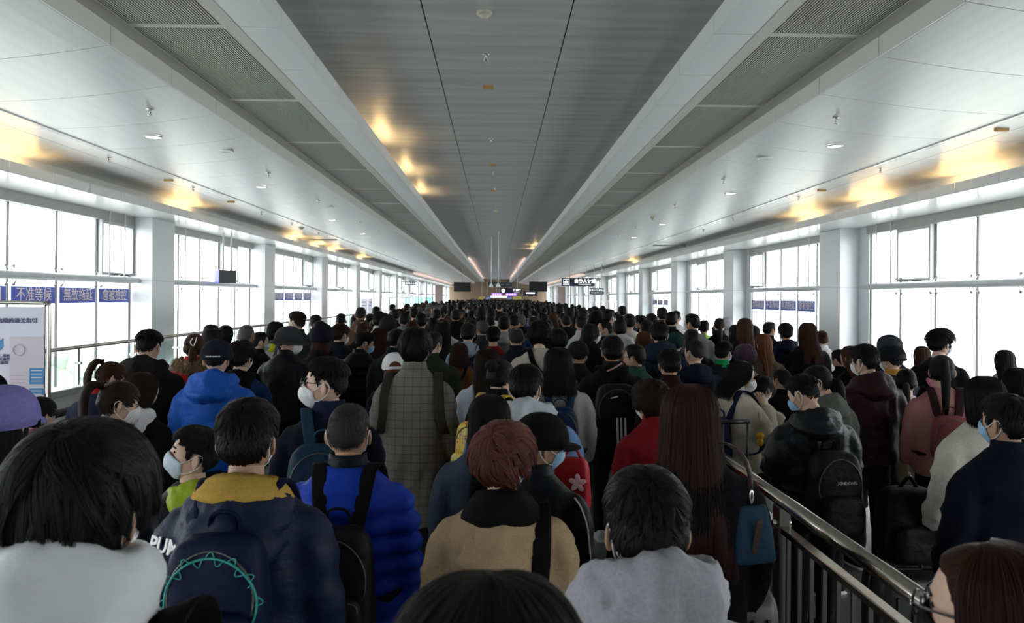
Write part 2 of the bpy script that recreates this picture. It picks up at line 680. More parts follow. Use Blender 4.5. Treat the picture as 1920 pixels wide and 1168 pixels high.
def sm(x):
    x = np.clip(x, 0, 1)
    return x * x * (3 - 2 * x)


def head_surf(az, el, off=0.0, face=True):
    """skull surface from its centre; az from straight ahead (+Y) towards +X"""
    x, y, z = np.sin(az) * np.cos(el), np.cos(az) * np.cos(el), np.sin(el)
    p = 2.3
    k = (np.abs(x) ** p + np.abs(y) ** p + np.abs(z) ** p) ** (-1 / p)
    X = (.076 + off) * x * k
    Y = (np.where(y > 0, .096, .099) + off) * y * k
    Z = (np.where(z > 0, .112, .118) + off) * z * k
    t = np.clip(-Z / .118, 0, 1)
    X = X * (1 - .30 * t ** 1.6)
    Y = np.where(Y > 0, Y * (1 - .10 * t ** 2), Y * (1 - .48 * sm((t - .12) / .7)))
    if face:
        fr = sm(y / .6)
        Y = Y + fr * (.024 * np.exp(-(X / .011) ** 2) * np.exp(-((Z + .028) / .020) ** 2)
                      + .010 * np.exp(-(X / .008) ** 2) * np.exp(-((Z - .0) / .022) ** 2)
                      - .010 * np.exp(-((np.abs(X) - .033) / .015) ** 2 - ((Z - .012) / .012) ** 2)
                      + .004 * np.exp(-((np.abs(X) - .032) / .02) ** 2 - ((Z - .034) / .009) ** 2)
                      + .006 * np.exp(-(X / .020) ** 2 - ((Z + .066) / .010) ** 2)
                      + .006 * np.exp(-(X / .022) ** 2 - ((Z + .104) / .012) ** 2))
    return np.stack([X, Y, Z], -1)


def rotz(a):
    c, s_ = math.cos(a), math.sin(a)
    return np.array(((c, -s_, 0), (s_, c, 0), (0, 0, 1)))


def fuse(q, voxel, it=3):
    """one continuous skin over the overlapping closed shapes in q"""
    me = q.mesh('tmp')
    o = bpy.data.objects.new('tmp', me)
    COL.objects.link(o)
    md = o.modifiers.new('r', 'REMESH')
    md.mode = 'VOXEL'
    md.voxel_size = voxel
    s_ = o.modifiers.new('s', 'SMOOTH')
    s_.factor = .5
    s_.iterations = it
    e = bpy.data.meshes.new_from_object(o.evaluated_get(bpy.context.evaluated_depsgraph_get()))
    V = np.empty(len(e.vertices) * 3)
    e.vertices.foreach_get('co', V)
    Fc = [tuple(p.vertices) for p in e.polygons]
    N = np.empty(len(e.vertices) * 3)
    e.vertices.foreach_get('normal', N)
    bpy.data.objects.remove(o)
    bpy.data.meshes.remove(me)
    bpy.data.meshes.remove(e)
    return V.reshape(-1, 3), Fc, N.reshape(-1, 3)


def ell(z, hw, hd, y=0, m=20, e=.8, x=0):
    t = np.arange(m) / m * 2 * np.pi
    c, s_ = np.cos(t), np.sin(t)
    return np.stack([x + hw * np.sign(c) * np.abs(c) ** e, y + hd * np.sign(s_) * np.abs(s_) ** e, np.full(m, z)], -1)


ARM = {
    'down': [(.150, -.012, 1.352), (.182, -.014, 1.308), (.212, -.018, 1.22), (.226, -.015, 1.09), (.230, .03, .97), (.226, .075, .87)],
    'phone': [(.150, -.012, 1.352), (.182, -.014, 1.308), (.212, -.02, 1.22), (.220, -.01, 1.10), (.185, .12, 1.08), (.105, .235, 1.12)],
    'up': [(.150, -.012, 1.352), (.182, -.014, 1.308), (.212, .02, 1.22), (.225, .07, 1.11), (.17, .17, 1.20), (.10, .20, 1.33)],
}
POSE = {'down': ('down', 'down'), 'phone': ('phone', 'phone'), 'half': ('down', 'phone'), 'up': ('down', 'up')}   # left, right


def arm(side, kind):
    return np.array([(side * x, y, z) for x, y, z in ARM[kind]])


def hand(q, side, kind, mi=0):
    A = arm(side, kind)
    d = A[-1] - A[-2]
    d /= np.linalg.norm(d)
    nrm = np.array((-side, 0, .25)) if kind == 'down' else np.array((0, .15, -1.0))     # palm faces the thigh / down
    nrm = nrm - d * (nrm @ d)
    nrm /= np.linalg.norm(nrm)
    w_ = np.cross(d, nrm) * side
    B = A[-1]
    pt = lambda a, b, c: B + d * a + w_ * b + nrm * c
    q.sweep([pt(-.04, 0, 0), pt(.0, 0, 0), pt(.035, 0, .002), pt(.075, 0, .006), pt(.092, 0, .010)], [.026, .027, .040, .042, .036], [.021, .018, .016, .014, .010], side=w_, m=10, mi=mi)
    for k, (b, L) in enumerate(((.031, .070), (.011, .080), (-.010, .075), (-.030, .058))):
        q.sweep([pt(.078, b, .008), pt(.078 + L * .42, b * 1.05, .014), pt(.078 + L * .72, b * 1.05, .034), pt(.078 + L * .86, b, .055)], [.0092, .0088, .0080, .0062], m=6, mi=mi)
    q.sweep([pt(.012, .030, .004), pt(.040, .052, .016), pt(.066, .058, .030), pt(.085, .055, .040)], [.012, .011, .0095, .007], m=6, mi=mi)


M_eye = mat('eye_dark', (.015, .010, .008), .15)
M_lip = mat('brow_hair', (.02, .016, .014), .7)
SKIN = [mat('skin_warm', (.50, .30, .20), .55, noise=((40, 40, 40), .06)), mat('skin_light', (.58, .38, .28), .55, noise=((40, 40, 40), .06)), mat('skin_tan', (.40, .235, .15), .55, noise=((40, 40, 40), .06))]

_BODY = {}


def body_proto(pose):
    if pose in _BODY:
        return _BODY[pose]
    q = MB()
    q.loft([ell(z, hw, hd, y) for z, hw, hd, y in ((.84, .14, .10, 0), (.95, .155, .105, 0), (1.10, .145, .095, 0), (1.25, .165, .10, -.005), (1.34, .155, .09, -.01), (1.40, .09, .07, -.012), (1.43, .05, .05, -.012))])
    for sd, kd in zip((-1, 1), POSE[pose]):
        A = arm(sd, kd)
        q.sweep(crom(A, 3), np.interp(np.linspace(0, 5, 16), range(6), (.05, .052, .046, .040, .034, .027)), m=10)
        q.sweep([(sd * .085, 0, .92), (sd * .09, .005, .70), (sd * .09, .01, .49), (sd * .088, -.01, .30), (sd * .085, -.015, .09)], [.085, .072, .052, .048, .035], m=10)
        q.sweep([(sd * .085, -.06, .045), (sd * .088, 0, .055), (sd * .095, .12, .03)], [.034, .036, .035], [.03, .035, .022], side=(1, 0, 0), m=10)
    V, Fc, _ = fuse(q, .026)
    b = MB()
    b.add(V, Fc, 0)
    # neck and skull
    b.loft([ell(z, a, c, y, 18, 1) for z, a, c, y in ((1.36, .085, .07, -.015), (1.41, .064, .062, -.014), (1.455, .056, .058, -.010), (1.50, .054, .058, -.002), (1.55, .05, .05, .01))])
    az = np.arange(44) / 44 * 2 * np.pi
    el = np.linspace(-np.pi / 2, np.pi / 2, 31)
    E_, A_ = np.meshgrid(el, az, indexing='ij')
    b.loft(head_surf(A_, E_) + PIV + HC, caps=False)
    for sd in (-1, 1):
        e = MB()
        e.ball((0, 0, 0), (.0075, .019, .033), 10, 8)
        e.ball((sd * .004, .002, .0), (.006, .010, .02), 8, 6)
        W_ = e.arr()[0]
        W_[:, 2] += .25 * np.abs(W_[:, 1]) * np.sign(W_[:, 1]) * 0
        W_ = W_ @ rotz(sd * RAD(38)).T
        b.add(W_ + PIV + HC + np.array((sd * .082, -.012, -.012)), e.Fc, 0)
        b.ball(PIV + HC + np.array((sd * .033, .083, .012)), (.013, .006, .005), 8, 6, mi=1)
        b.sweep([PIV + HC + np.array((sd * x, y, z)) for x, y, z in ((.014, .0955, .030), (.032, .092, .036), (.050, .080, .032))], [.004, .005, .003], [.003] * 3, m=6, mi=2)
        hand(b, sd, POSE[pose][0 if sd < 0 else 1])
    V, Fc = b.arr()
    # the neck bends gradually, hands and shoulders stay
    wgt = sm((V[:, 2] - 1.405) / .06) * (np.hypot(V[:, 0], V[:, 1]) < .16)
    _BODY[pose] = (V, Fc, b.mi, wgt)
    return _BODY[pose]


_BM = {}


def head_rot(h):
    y, p, r = (RAD(a) for a in h)
    return Euler((p, r, y), 'XYZ')


def body_mesh(pose, h):
    key = (pose, h)
    if key not in _BM:
        V, Fc, mi, wgt = body_proto(pose)
        R = np.array(head_rot(h).to_matrix())
        W_ = (V - PIV) @ R.T + PIV
        _BM[key] = mesh('body', V * (1 - wgt[:, None]) + W_ * wgt[:, None], Fc, (None, M_eye, M_lip), True, mi)
    return _BM[key]


# ------------------------------------------------------------------ clothes
_G = {}
TORSO = [(.80, .190, .135, 0), (.90, .190, .133, 0), (1.02, .183, .127, 0), (1.14, .187, .127, 0), (1.25, .198, .127, -.006), (1.33, .192, .120, -.010), (1.375, .168, .108, -.013), (1.42, .118, .088, -.013), (1.452, .082, .073, -.010), (1.466, .072, .066, -.008)]


def garment(style, pose):
    """jacket / puffer / knit / coat as one shell with sleeves"""
    key = (style, pose)
    if key in _G:
        return _G[key]
    g = {'jacket': .006, 'puffer': .022, 'knit': .002, 'coat': .010}[style]
    q = MB()
    T = list(TORSO)
    if style == 'coat':
        T = [(.48, .23, .17, 0), (.65, .215, .155, 0)] + T
    q.loft([ell(z, hw + g, hd + g, y, 22, .82) for z, hw, hd, y in T])
    for sd, kd in zip((-1, 1), POSE[pose]):
        A = crom(arm(sd, kd), 3)
        q.sweep(A, np.interp(np.linspace(0, 5, 16), range(6), (.054, .064, .062, .059, .054, .045)) + g * .7, m=12)
    V, Fc, N = fuse(q, .017 if style == 'puffer' else .019, 3)
    armw = sm((np.abs(V[:, 0]) - .17) / .05) * (V[:, 2] < 1.3)
    low = sm((1.40 - V[:, 2]) / .1)
    if style == 'puffer':
        # stitched channels
        ph = V[:, 2] / .080 * np.pi + .5 * vnoise(V * np.array((5, 5, 2)), 9)
        D = .032 * (np.abs(np.sin(ph)) ** .7 - .6) * low * (1 + .25 * vnoise(V * np.array((9, 9, 3)), 7))
        D += .004 * vnoise(V * 30, 3)
    else:
        fold = lambda a, sd: 1 - 2 * np.abs(vnoise(V * np.array(a) + .35 * vnoise(V * 6, sd + 3)[:, None] , sd)) ** .8
        D = low * (.008 * fold((11, 11, 3.6), 1) + .006 * fold((7, 7, 11), 4) + .004 * vnoise(V * np.array((26, 26, 14)), 6)) * (1 - armw)
        D += armw * (.010 * fold((5, 5, 15), 2) + .003 * vnoise(V * 34, 5))
        if style == 'knit':
            D *= .6
    V = V + N * D[:, None]
    _G[key] = mesh(style, V, Fc, (None,), True)
    return _G[key]


def trousers():
    if 'tr' in _G:
        return _G['tr']
    q = MB()
    q.loft([ell(z, hw, hd, 0, 20) for z, hw, hd in ((.72, .15, .11), (.82, .172, .12), (.95, .165, .115), (1.02, .155, .11))])
    for sd in (-1, 1):
        q.sweep([(sd * .088, 0, .90), (sd * .092, .005, .70), (sd * .093, .01, .49), (sd * .092, -.01, .30), (sd * .09, -.015, .07)], [.094, .088, .072, .066, .060], m=12)
    V, Fc, N = fuse(q, .024)
    V = V + N * (.006 * vnoise(V * np.array((9, 9, 16)), 8))[:, None]
    _G['tr'] = mesh('trousers', V, Fc, (None,), True)
    return _G['tr']


def shoe():
    if 'shoe' not in _G:
        q = MB()
        q.sweep(crom([(0, -.095, .05), (0, -.05, .06), (0, .03, .05), (0, .11, .038), (0, .165, .03)], 3), np.interp(np.linspace(0, 1, 13), (0, .2, .6, .85, 1), (.032, .043, .050, .048, .025)), np.interp(np.linspace(0, 1, 13), (0, .2, .6, .85, 1), (.035, .048, .040, .030, .018)), side=(1, 0, 0), m=12, e=.85, mi=0)
        q.sweep([(0, -.10, .012), (0, 0, .012), (0, .12, .012), (0, .17, .014)], [.040, .048, .052, .030], [.012] * 4, side=(1, 0, 0), m=10, e=.6, mi=1)
        _G['shoe'] = q.mesh('shoe', (None, mat('shoe_sole', (.55, .55, .53), .7)), True)
    return _G['shoe']


def hood(big=1.0):
    """hood lying folded behind the neck"""
    key = ('hood', big)
    if key in _G:
        return _G[key]
    n, m = 64, 28
    th = np.arange(n) / n * 2 * np.pi
    wb = ((1 - np.cos(th)) / 2) ** 1.6
    R = np.zeros((n, m, 3))
    a = np.arange(m) / m * 2 * np.pi
    for i in range(n):
        rad = np.array((math.sin(th[i]), math.cos(th[i])))
        ra = (.022 + .030 * wb[i]) * big
        rb = (.028 + .062 * wb[i]) * big
        c = np.array((.098 * big * rad[0], -.022 + .088 * rad[1] - .012 * wb[i] * big))
        zc = 1.428 - .005 * wb[i]
        oo = ra * np.cos(a) * (1 + .75 * np.clip(-np.sin(a), 0, 1) * wb[i])
        zz = rb * np.sin(a)
        tilt = .35 * wb[i]
        R[i, :, 0] = c[0] + rad[0] * (oo - tilt * zz)
        R[i, :, 1] = c[1] + rad[1] * (oo - tilt * zz)
        R[i, :, 2] = zc + zz + .2 * oo * wb[i]
    R = np.concatenate([R, R[:1]])
    D = .013 * (1 - 2 * np.abs(vnoise(R * np.array((9, 9, 16)), 5))) + .009 * vnoise(R * np.array((20, 20, 34)), 6) + .004 * vnoise(R * 55, 8)
    D = D * (1.6 if big > 1.1 else 1.0)
    C = R.mean(1, keepdims=True)
    u = R - C
    R = R + u / (np.linalg.norm(u, axis=-1, keepdims=True) + 1e-9) * D[..., None]
    R[-1] = R[0]
    _G[key] = MB().loft(R, caps=False).mesh('hood', (None,), True)
    return _G[key]


def hood_lining(deep=1.0):
    """inside of an open hood: band that rises from the hood rim to the nape"""
    key = ('lin', deep)
    if key not in _G:
        n = 30
        t = np.linspace(RAD(70), RAD(290), n)
        wb = ((1 - np.cos(t)) / 2) ** 1.2
        rows_ = []
        for k, (r, z) in enumerate(((.066, 1.470), (.074, 1.505), (.090, 1.495 - .010 * deep), (.106, 1.478 - .030 * deep), (.118, 1.458 - .045 * deep), (.095, 1.42 - .05 * deep))):
            rr = r * (1 + .12 * wb * (k > 2))
            rows_.append(np.stack([rr * 1.12 * np.sin(t), -.012 + rr * np.cos(t) - .012 * wb * (k > 2), z - .05 * (1 - wb) + .004 * vnoise(np.stack([t * 5, t * 0, t * 0 + k], -1), 3)], -1))
        _G[key] = MB().loft(np.stack(rows_, 1)).mesh('hood_lining', (None,), True)
    return _G[key]


def collar(h=.05):
    key = ('col', h)
    if key not in _G:
        n = 28
        t = np.arange(n) / n * 2 * np.pi
        R = []
        for z, r in ((1.425, .100), (1.45, .084), (1.46 + h * .6, .075), (1.46 + h, .073), (1.46 + h, .067), (1.44, .072)):
            b = np.stack([r * 1.02 * np.cos(t), -.008 + r * .98 * np.sin(t), z - .018 * np.clip(np.sin(t), 0, 1) * (z > 1.44)], -1)
            R.append(b)
        _G[key] = MB().loft(np.array(R), caps=False).mesh('collar', (None,), True)
    return _G[key]


def skirt():
    if 'skirt' not in _G:
        R = [ell(z, a, b, 0, 24, .95) for z, a, b in ((.46, .225, .19), (.465, .235, .20), (.65, .205, .165), (.85, .185, .14), (1.0, .165, .12))]
        V = np.array(R)
        V = V + .010 * vnoise(V * np.array((22, 22, 2)), 3)[..., None] * np.array((1, 1, 0))
        _G['skirt'] = MB().loft(V).mesh('skirt', (None,), True)
    return _G['skirt']


# ------------------------------------------------------------------ hair
HX = [0, 35, 55, 68, 80, 88, 104, 116, 140, 180]
STY = {   # hairline heights by angle from the face, thickness top / side / nape, ruffle, crown direction
    'crop': ([.072, .068, .060, .030, -.028, .014, .016, -.035, -.066, -.074], .024, .013, .006, .22, (0, -.45, .89)),
    'mop': ([.055, .050, .045, .020, -.030, .010, .010, -.045, -.076, -.086], .032, .015, .010, .20, (0, -.40, .92)),
    'bowl': ([.060, .056, .050, .024, -.028, .013, .015, -.038, -.074, -.084], .031, .016, .012, .20, (0, -.40, .92)),
    'fade': ([.074, .070, .062, .032, -.020, .016, .018, -.020, -.050, -.058], .026, .006, .003, .18, (0, -.40, .92)),
    'buzz': ([.078, .074, .068, .036, -.025, .016, .018, -.030, -.060, -.068], .010, .008, .004, .12, (0, -.40, .92)),
    'spiky': ([.072, .068, .060, .030, -.028, .014, .016, -.035, -.060, -.070], .036, .014, .006, .55, (0, -.45, .89)),
    'fluffy': ([.060, .055, .050, .020, -.030, .010, .010, -.040, -.074, -.084], .034, .022, .012, .40, (0, -.55, .83)),
    'curly': ([.060, .055, .045, .010, -.040, -.030, -.030, -.055, -.085, -.092], .044, .038, .024, .60, (0, -.5, .86)),
    'tight': ([.072, .066, .056, .030, -.010, .010, .012, -.025, -.060, -.070], .013, .011, .008, .10, (0, -.90, .43)),
    'thin': ([.085, .082, .075, .040, -.022, .016, .018, -.032, -.062, -.070], .012, .011, .005, .15, (0, -.35, .93)),
}


def hair_off(style, az, el):
    hl, tt, ts, tn, ruf, cr = STY[style]
    P = head_surf(az, el, 0, False)
    z = P[..., 2]
    aa = np.degrees(np.abs((az + np.pi) % (2 * np.pi) - np.pi))
    zh = np.interp(aa, HX, hl)
    wz = vnoise(np.stack([az * 9, az * 0, az * 0], -1), 4) * .006
    s_ = sm((z - zh - wz) / (.030 if style in ('buzz', 'fade', 'thin') else .020))
    th = np.where(z > .03, ts + (tt - ts) * sm((z - .03) / .055), tn + (ts - tn) * sm((z + .075) / .105))
    if style == 'fade':
        th = np.where(z > .045, ts + (tt - ts) * sm((z - .045) / .03), th)
    if style == 'thin':     # sparse on the crown
        d = np.stack([np.sin(az) * np.cos(el), np.cos(az) * np.cos(el), np.sin(el)], -1)
        th = th * (1 - 1.6 * np.exp(-((np.arccos(np.clip(d @ np.array((0, -.3, .954)), -1, 1))) / .42) ** 2))
    return s_ * th - (1 - s_) * .012, s_


def crown_coords(style, D):
    c = np.array(STY[style][5])
    c = c / np.linalg.norm(c)
    a = np.array((1., 0, 0))
    b = np.cross(c, a)
    p = np.arccos(np.clip(D @ c, -1, 1))
    qq = np.arctan2(D @ b, D @ a)
    return p, qq, c, a, b


_H = {}


def hair_shell(style):
    if ('sh', style) in _H:
        return _H[('sh', style)]
    nu, nv = 72, 48
    az = np.arange(nu) / nu * 2 * np.pi
    el = np.linspace(RAD(-62), RAD(90), nv)
    E_, A_ = np.meshgrid(el, az, indexing='ij')
    off, s_ = hair_off(style, A_, E_)
    D = np.stack([np.sin(A_) * np.cos(E_), np.cos(A_) * np.cos(E_), np.sin(E_)], -1)
    p, qq, *_ = crown_coords(style, D)
    ruf = STY[style][4]
    if style in ('curly', 'spiky'):
        n_ = vnoise(D * (11 if style == 'curly' else 9), 2)
    else:
        n_ = vnoise(np.stack([np.cos(qq) * 5 * np.sin(p) * 2, np.sin(qq) * 5 * np.sin(p) * 2, p * 2.2], -1), 1) * .7 + vnoise(D * 4, 9) * .6
    off = np.where(off > 0, off * (1 + ruf * n_), off)
    R = head_surf(A_, E_, np.where(off > 0, off * .82, off), False) + HC
    uv = np.stack([qq / (2 * np.pi) + .5, p / np.pi], -1).reshape(-1, 2)
    _H[('sh', style)] = MB().loft(R, caps=False).mesh('hair', (None,), True, uv)
    return _H[('sh', style)]


def curves_data(P, r0, r1, root_r=None):
    """P (n, k, 3) strands"""
    n, k = P.shape[:2]
    c = bpy.data.hair_curves.new('strands')
    c.add_curves([k] * n)
    c.attributes['position'].data.foreach_set('vector', P.astype(np.float32).ravel())
    a = c.attributes.get('radius') or c.attributes.new('radius', 'FLOAT', 'POINT')
    a.data.foreach_set('value', np.tile(np.linspace(r0, r1, k), n).astype(np.float32))
    c.materials.append(None)
    return c


def hair_strands(style, n=8000, k=6):
    key = ('st', style)
    if key in _H:
        return _H[key]
    g = np.random.default_rng(len(style) * 7 + n)
    D = g.normal(size=(n * 2, 3))
    D /= np.linalg.norm(D, axis=1)[:, None]
    D = D[D[:, 2] > -.75]
    az = np.arctan2(D[:, 0], D[:, 1])
    el = np.arcsin(np.clip(D[:, 2], -1, 1))
    off, s_ = hair_off(style, az, el)
    keep = s_ > .25
    D, az, el, off = D[keep][:n], az[keep][:n], el[keep][:n], off[keep][:n]
    n = len(D)
    p, qq, c, a, b = crown_coords(style, D)
    L = {'crop': .030, 'mop': .075, 'bowl': .065, 'fade': .028, 'buzz': .008, 'spiky': .040, 'fluffy': .06, 'curly': .05, 'tight': .09, 'thin': .02}[style]
    lift = {'crop': .5, 'mop': .28, 'bowl': .28, 'fade': .5, 'buzz': .3, 'spiky': .9, 'fluffy': .9, 'curly': .6, 'tight': .02, 'thin': .2}[style]
    L = L * g.uniform(.5, 1.15, n) * np.clip(off / .02, .25, 1.2)
    clump = vnoise(D * 7, 11)
    tw = (g.normal(size=n) * .10 + clump * .25)
    P = np.zeros((n, k, 3))
    gid = g.choice(n, min(n, 420), replace=False)
    gi = gid[np.argmax(D @ D[gid].T, axis=1)]
    L = .5 * L + .5 * L[gi]
    tw = .3 * tw + .7 * tw[gi]
    wv = g.uniform(0, 6.28, n)
    hv = g.random(n)
    for i in range(k):
        t = i / (k - 1)
        pp = p + L / .105 * t
        q2 = qq + tw * t / np.maximum(np.sin(p), .25) * (L / .05)
        if style == 'curly':
            q2 = q2 + .10 * np.sin(wv + t * 9)
            pp = pp - L / .105 * t * .5 + .06 * np.cos(wv + t * 9)
        d = np.cos(pp)[:, None] * c + np.sin(pp)[:, None] * (np.cos(q2)[:, None] * a + np.sin(q2)[:, None] * b)
        d = d + (d[gi] - d) * (.75 * t ** 1.3)          # tufts close towards their tips
        d /= np.linalg.norm(d, axis=1)[:, None]
        a_ = np.arctan2(d[:, 0], d[:, 1])
        e_ = np.arcsin(np.clip(d[:, 2], -1, 1))
        o = np.maximum(off, .001) + .001 + lift * L * .35 * (t - .55 * t * t) * (1 + .4 * clump) * (.6 + .8 * hv[gi]) - .001 * (1 - t)
        P[:, i] = head_surf(a_, e_, o, False) + HC
    r = .0012 if style not in ('buzz', 'thin') else .0006
    _H[key] = curves_data(P, r, r * .35)
    return _H[key]


def drape_point(phi, v, zbot, width, wav):
    """surface of hair that falls from the crown; phi 0 = straight back, v 0..1"""
    ne = .42
    az = np.pi - phi
    e0, e1 = RAD(88), RAD(6)
    t = np.clip(v / ne, 0, 1)
    P = head_surf(az, e0 + (e1 - e0) * t, .017 + .004 * np.sin(t * 3.1), False) + HC
    u = np.clip((v - ne) / (1 - ne), 0, 1)
    z = P[..., 2] + (zbot - P[..., 2]) * u
    back = -.075 - .055 * np.cos(phi) - .01 * u
    kk = sm(u * 1.1)
    P[..., 1] = P[..., 1] * (1 - kk) + np.minimum(back, P[..., 1] + .02) * kk
    P[..., 0] = P[..., 0] * (1 + (width - 1) * sm(u * 1.2))
    P[..., 2] = np.where(v > ne, z, P[..., 2])
    wv = wav * u
    P[..., 0] += wv * vnoise(np.stack([phi * 4, z * 9, z * 0], -1), 2)
    P[..., 1] += wv * vnoise(np.stack([phi * 4, z * 9, z * 0], -1), 5)
    return P


def drape(zbot, width=1.0, wav=.01, fm=105):
    key = ('dr', zbot, width, wav, fm)
    if key in _H:
        return _H[key]
    nv, nf = 34, 54
    v = np.linspace(0, 1, nv)
    f = np.linspace(-RAD(fm), RAD(fm), nf)
    Vv, Ff = np.meshgrid(v, f, indexing='ij')
    O = drape_point(Ff, Vv, zbot, width, wav)
    rid = (.006 * vnoise(np.stack([Ff * 14, Vv * 2.5, Vv * 0], -1), 7) + .004 * vnoise(np.stack([Ff * 34, Vv * 4, Vv * 0], -1), 8)) * np.clip(Vv * 2, 0, 1)
    ax = np.stack([O[..., 0] * 0, O[..., 1] * 0 + .02, O[..., 2]], -1)
    dr = O - ax
    dr[..., 2] = 0
    dr /= np.linalg.norm(dr, axis=-1, keepdims=True) + 1e-6
    edge = np.where(Vv > .93, (1 - Vv) / .07, 1)
    O = O + dr * rid[..., None]
    O[..., 2] += .02 * vnoise(np.stack([Ff * 14, Ff * 0, Ff * 0], -1), 3) * (Vv > .9)
    I = O - dr * (.004 + .020 * edge * np.clip(Vv * 4, .1, 1))[..., None]
    R = np.concatenate([O, I[:, ::-1]], 1)
    uv = np.stack([np.concatenate([Ff, Ff[:, ::-1]], 1) / 6.28 + .5, np.concatenate([Vv, Vv], 1) * .5], -1).reshape(-1, 2)
    _H[key] = MB().loft(R).mesh('hair', (None,), True, uv)
    return _H[key]


def drape_strands(zbot, width=1.0, wav=.01, fm=105, n=3500, k=14):
    key = ('ds', zbot, width, wav, fm)
    if key in _H:
        return _H[key]
    g = np.random.default_rng(5)
    f = g.uniform(-RAD(fm), RAD(fm), n)
    v0 = g.uniform(0, .75, n)
    v1 = np.clip(v0 + g.uniform(.3, .7, n), 0, 1 + .05 * g.random(n))
    P = np.zeros((n, k, 3))
    jit = g.normal(size=(n, 2)) * .006
    for i in range(k):
        t = i / (k - 1)
        v = v0 + (v1 - v0) * t
        q = drape_point(f + .03 * np.sin(t * 4 + v0 * 30), np.clip(v, 0, 1), zbot, width, wav)
        dr = q - np.array((0, .02, 0))
        dr[:, 2] = 0
        dr /= np.linalg.norm(dr, axis=1)[:, None] + 1e-6
        q = q + dr * (.002 + np.abs(jit[:, :1]) * t)
        q[:, 0] += jit[:, 1] * t
        q[:, 2] -= np.maximum(v - 1, 0) * .6
        P[:, i] = q
    _H[key] = curves_data(P, .0009, .0003)
    return _H[key]


def tail(kind):
    """ponytail, bun"""
    key = ('tail', kind)
    if key in _H:
        return _H[key]
    q = MB()
    if kind == 'bun':
        q.ball((0, -.105, .195), (.046, .040, .042), 18, 12)
        V, Fc = q.arr()
        V = V + .006 * vnoise(V * 60, 2)[:, None]
        q = MB().add(V, Fc)
    else:
        P = {'pony': [(0, -.085, .20), (0, -.135, .205), (0, -.175, .15), (.005, -.180, .03), (.01, -.165, -.10), (.015, -.155, -.22)],
             'low': [(0, -.085, .10), (0, -.125, .09), (0, -.145, .02), (.0, -.150, -.08), (.0, -.150, -.18), (.0, -.150, -.26)],
             'high': [(0, -.08, .20), (-.005, -.125, .205), (-.03, -.165, .14), (-.06, -.175, .02), (-.075, -.15, -.10), (-.085, -.11, -.20)]}[kind]
        q.sweep(crom(P, 4), np.interp(np.linspace(0, 1, 21), (0, .08, .2, .5, .85, 1), (.026, .017, .030, .036, .024, .006)), np.interp(np.linspace(0, 1, 21), (0, .08, .2, .5, .85, 1), (.026, .017, .026, .026, .018, .005)), side=(1, 0, 0), m=14)
        V, Fc = q.arr()
        V = V + .004 * vnoise(V * np.array((70, 70, 6)), 2)[:, None] * np.array((1, 1, 0))
        q = MB().add(V, Fc)
    n = q.n
    V = np.concatenate(q.V)
    uv = np.stack([(np.arange(n) % 14) / 14., V[:, 2]], -1)
    _H[key] = q.mesh('ponytail', (None,), True, uv)
    return _H[key]


# ------------------------------------------------------------------ things worn on the head
def mask_mesh(kind):
    if ('mask', kind) in _H:
        return _H[('mask', kind)]
    n95 = kind == 'n'
    na, nb = 23, 13
    a = np.linspace(-1, 1, na)
    b = np.linspace(0, 1, nb)
    B_, A_ = np.meshgrid(b, a, indexing='ij')
    az = A_ * RAD(64)
    ca = np.cos(A_ * np.pi / 2)
    top = RAD(-12) + RAD(16) * ca
    bot = RAD(-36) - RAD(30) * ca
    el = top + (bot - top) * B_
    if n95:
        off = .006 + .034 * ca ** 1.0 * np.sin(np.pi * np.clip(B_, .02, .98)) ** .8
    else:
        off = .006 + .014 * ca ** .7 * np.sin(np.pi * B_) ** .6 + .0016 * np.sin(B_ * 18) * ca
    O = head_surf(az, el, off, False) + HC
    I = head_surf(az, el, off - .003, False) + HC
    O[..., 1] += .016 * ca * np.exp(-((B_ - .3) / .3) ** 2)
    I[..., 1] += .016 * ca * np.exp(-((B_ - .3) / .3) ** 2)
    q = MB()
    R = np.concatenate([O, I[:, ::-1]], 1)
    q.loft(R)
    _H[('mask', kind)] = q.mesh('mask', (None,), True)
    return _H[('mask', kind)]


def ear_loops(sd):
    if ('loops', sd) not in _H:
        q = MB()
        for sd in (sd,):
            P = []
            for az, el, o in ((64, -12, .007), (78, -7, .006), (92, 3, .010), (104, 8, .013), (112, 0, .012), (110, -14, .010), (98, -26, .008), (80, -34, .007), (64, -36, .007)):
                P.append(head_surf(np.array(sd * RAD(az)), np.array(RAD(el)), o, False) + HC)
            q.sweep(crom(P, 3), .0022, m=5)
        _H[('loops', sd)] = q.mesh('ear_loop', (mat('loop_elastic', (.8, .8, .8), .7),), True)
    return _H[('loops', sd)]


def glasses_mesh():
    if 'gl' not in _H:
        q = MB()
        t = np.arange(20) / 20 * 2 * np.pi
        for sd in (-1, 1):
            q.sweep(np.stack([sd * .034 + .026 * np.cos(t), .112 - .004 * np.cos(t) * sd, .010 + .020 * np.sin(t)], -1) + HC, .0022, m=6, loop=True)
            q.sweep(np.array([(sd * .060, .109, .016), (sd * .076, .085, .016), (sd * .084, .02, .014), (sd * .084, -.02, .010), (sd * .080, -.035, -.008)]) + HC, .0022, m=6)
        q.sweep(np.array([(-.009, .114, .014), (0, .117, .017), (.009, .114, .014)]) + HC, .002, m=6)
        _H['gl'] = q.mesh('glasses', (mat('glasses_frame', (.012, .012, .016), .25),), True)
        q = MB()
        q.disc(np.array((0, .112, .010)) + HC, .024, .002, 18, 1)
        _H['lens'] = q.mesh('lens', (glass_mat('lens_glass', (.95, .97, 1), .10),))
    return _H['gl'], _H['lens']


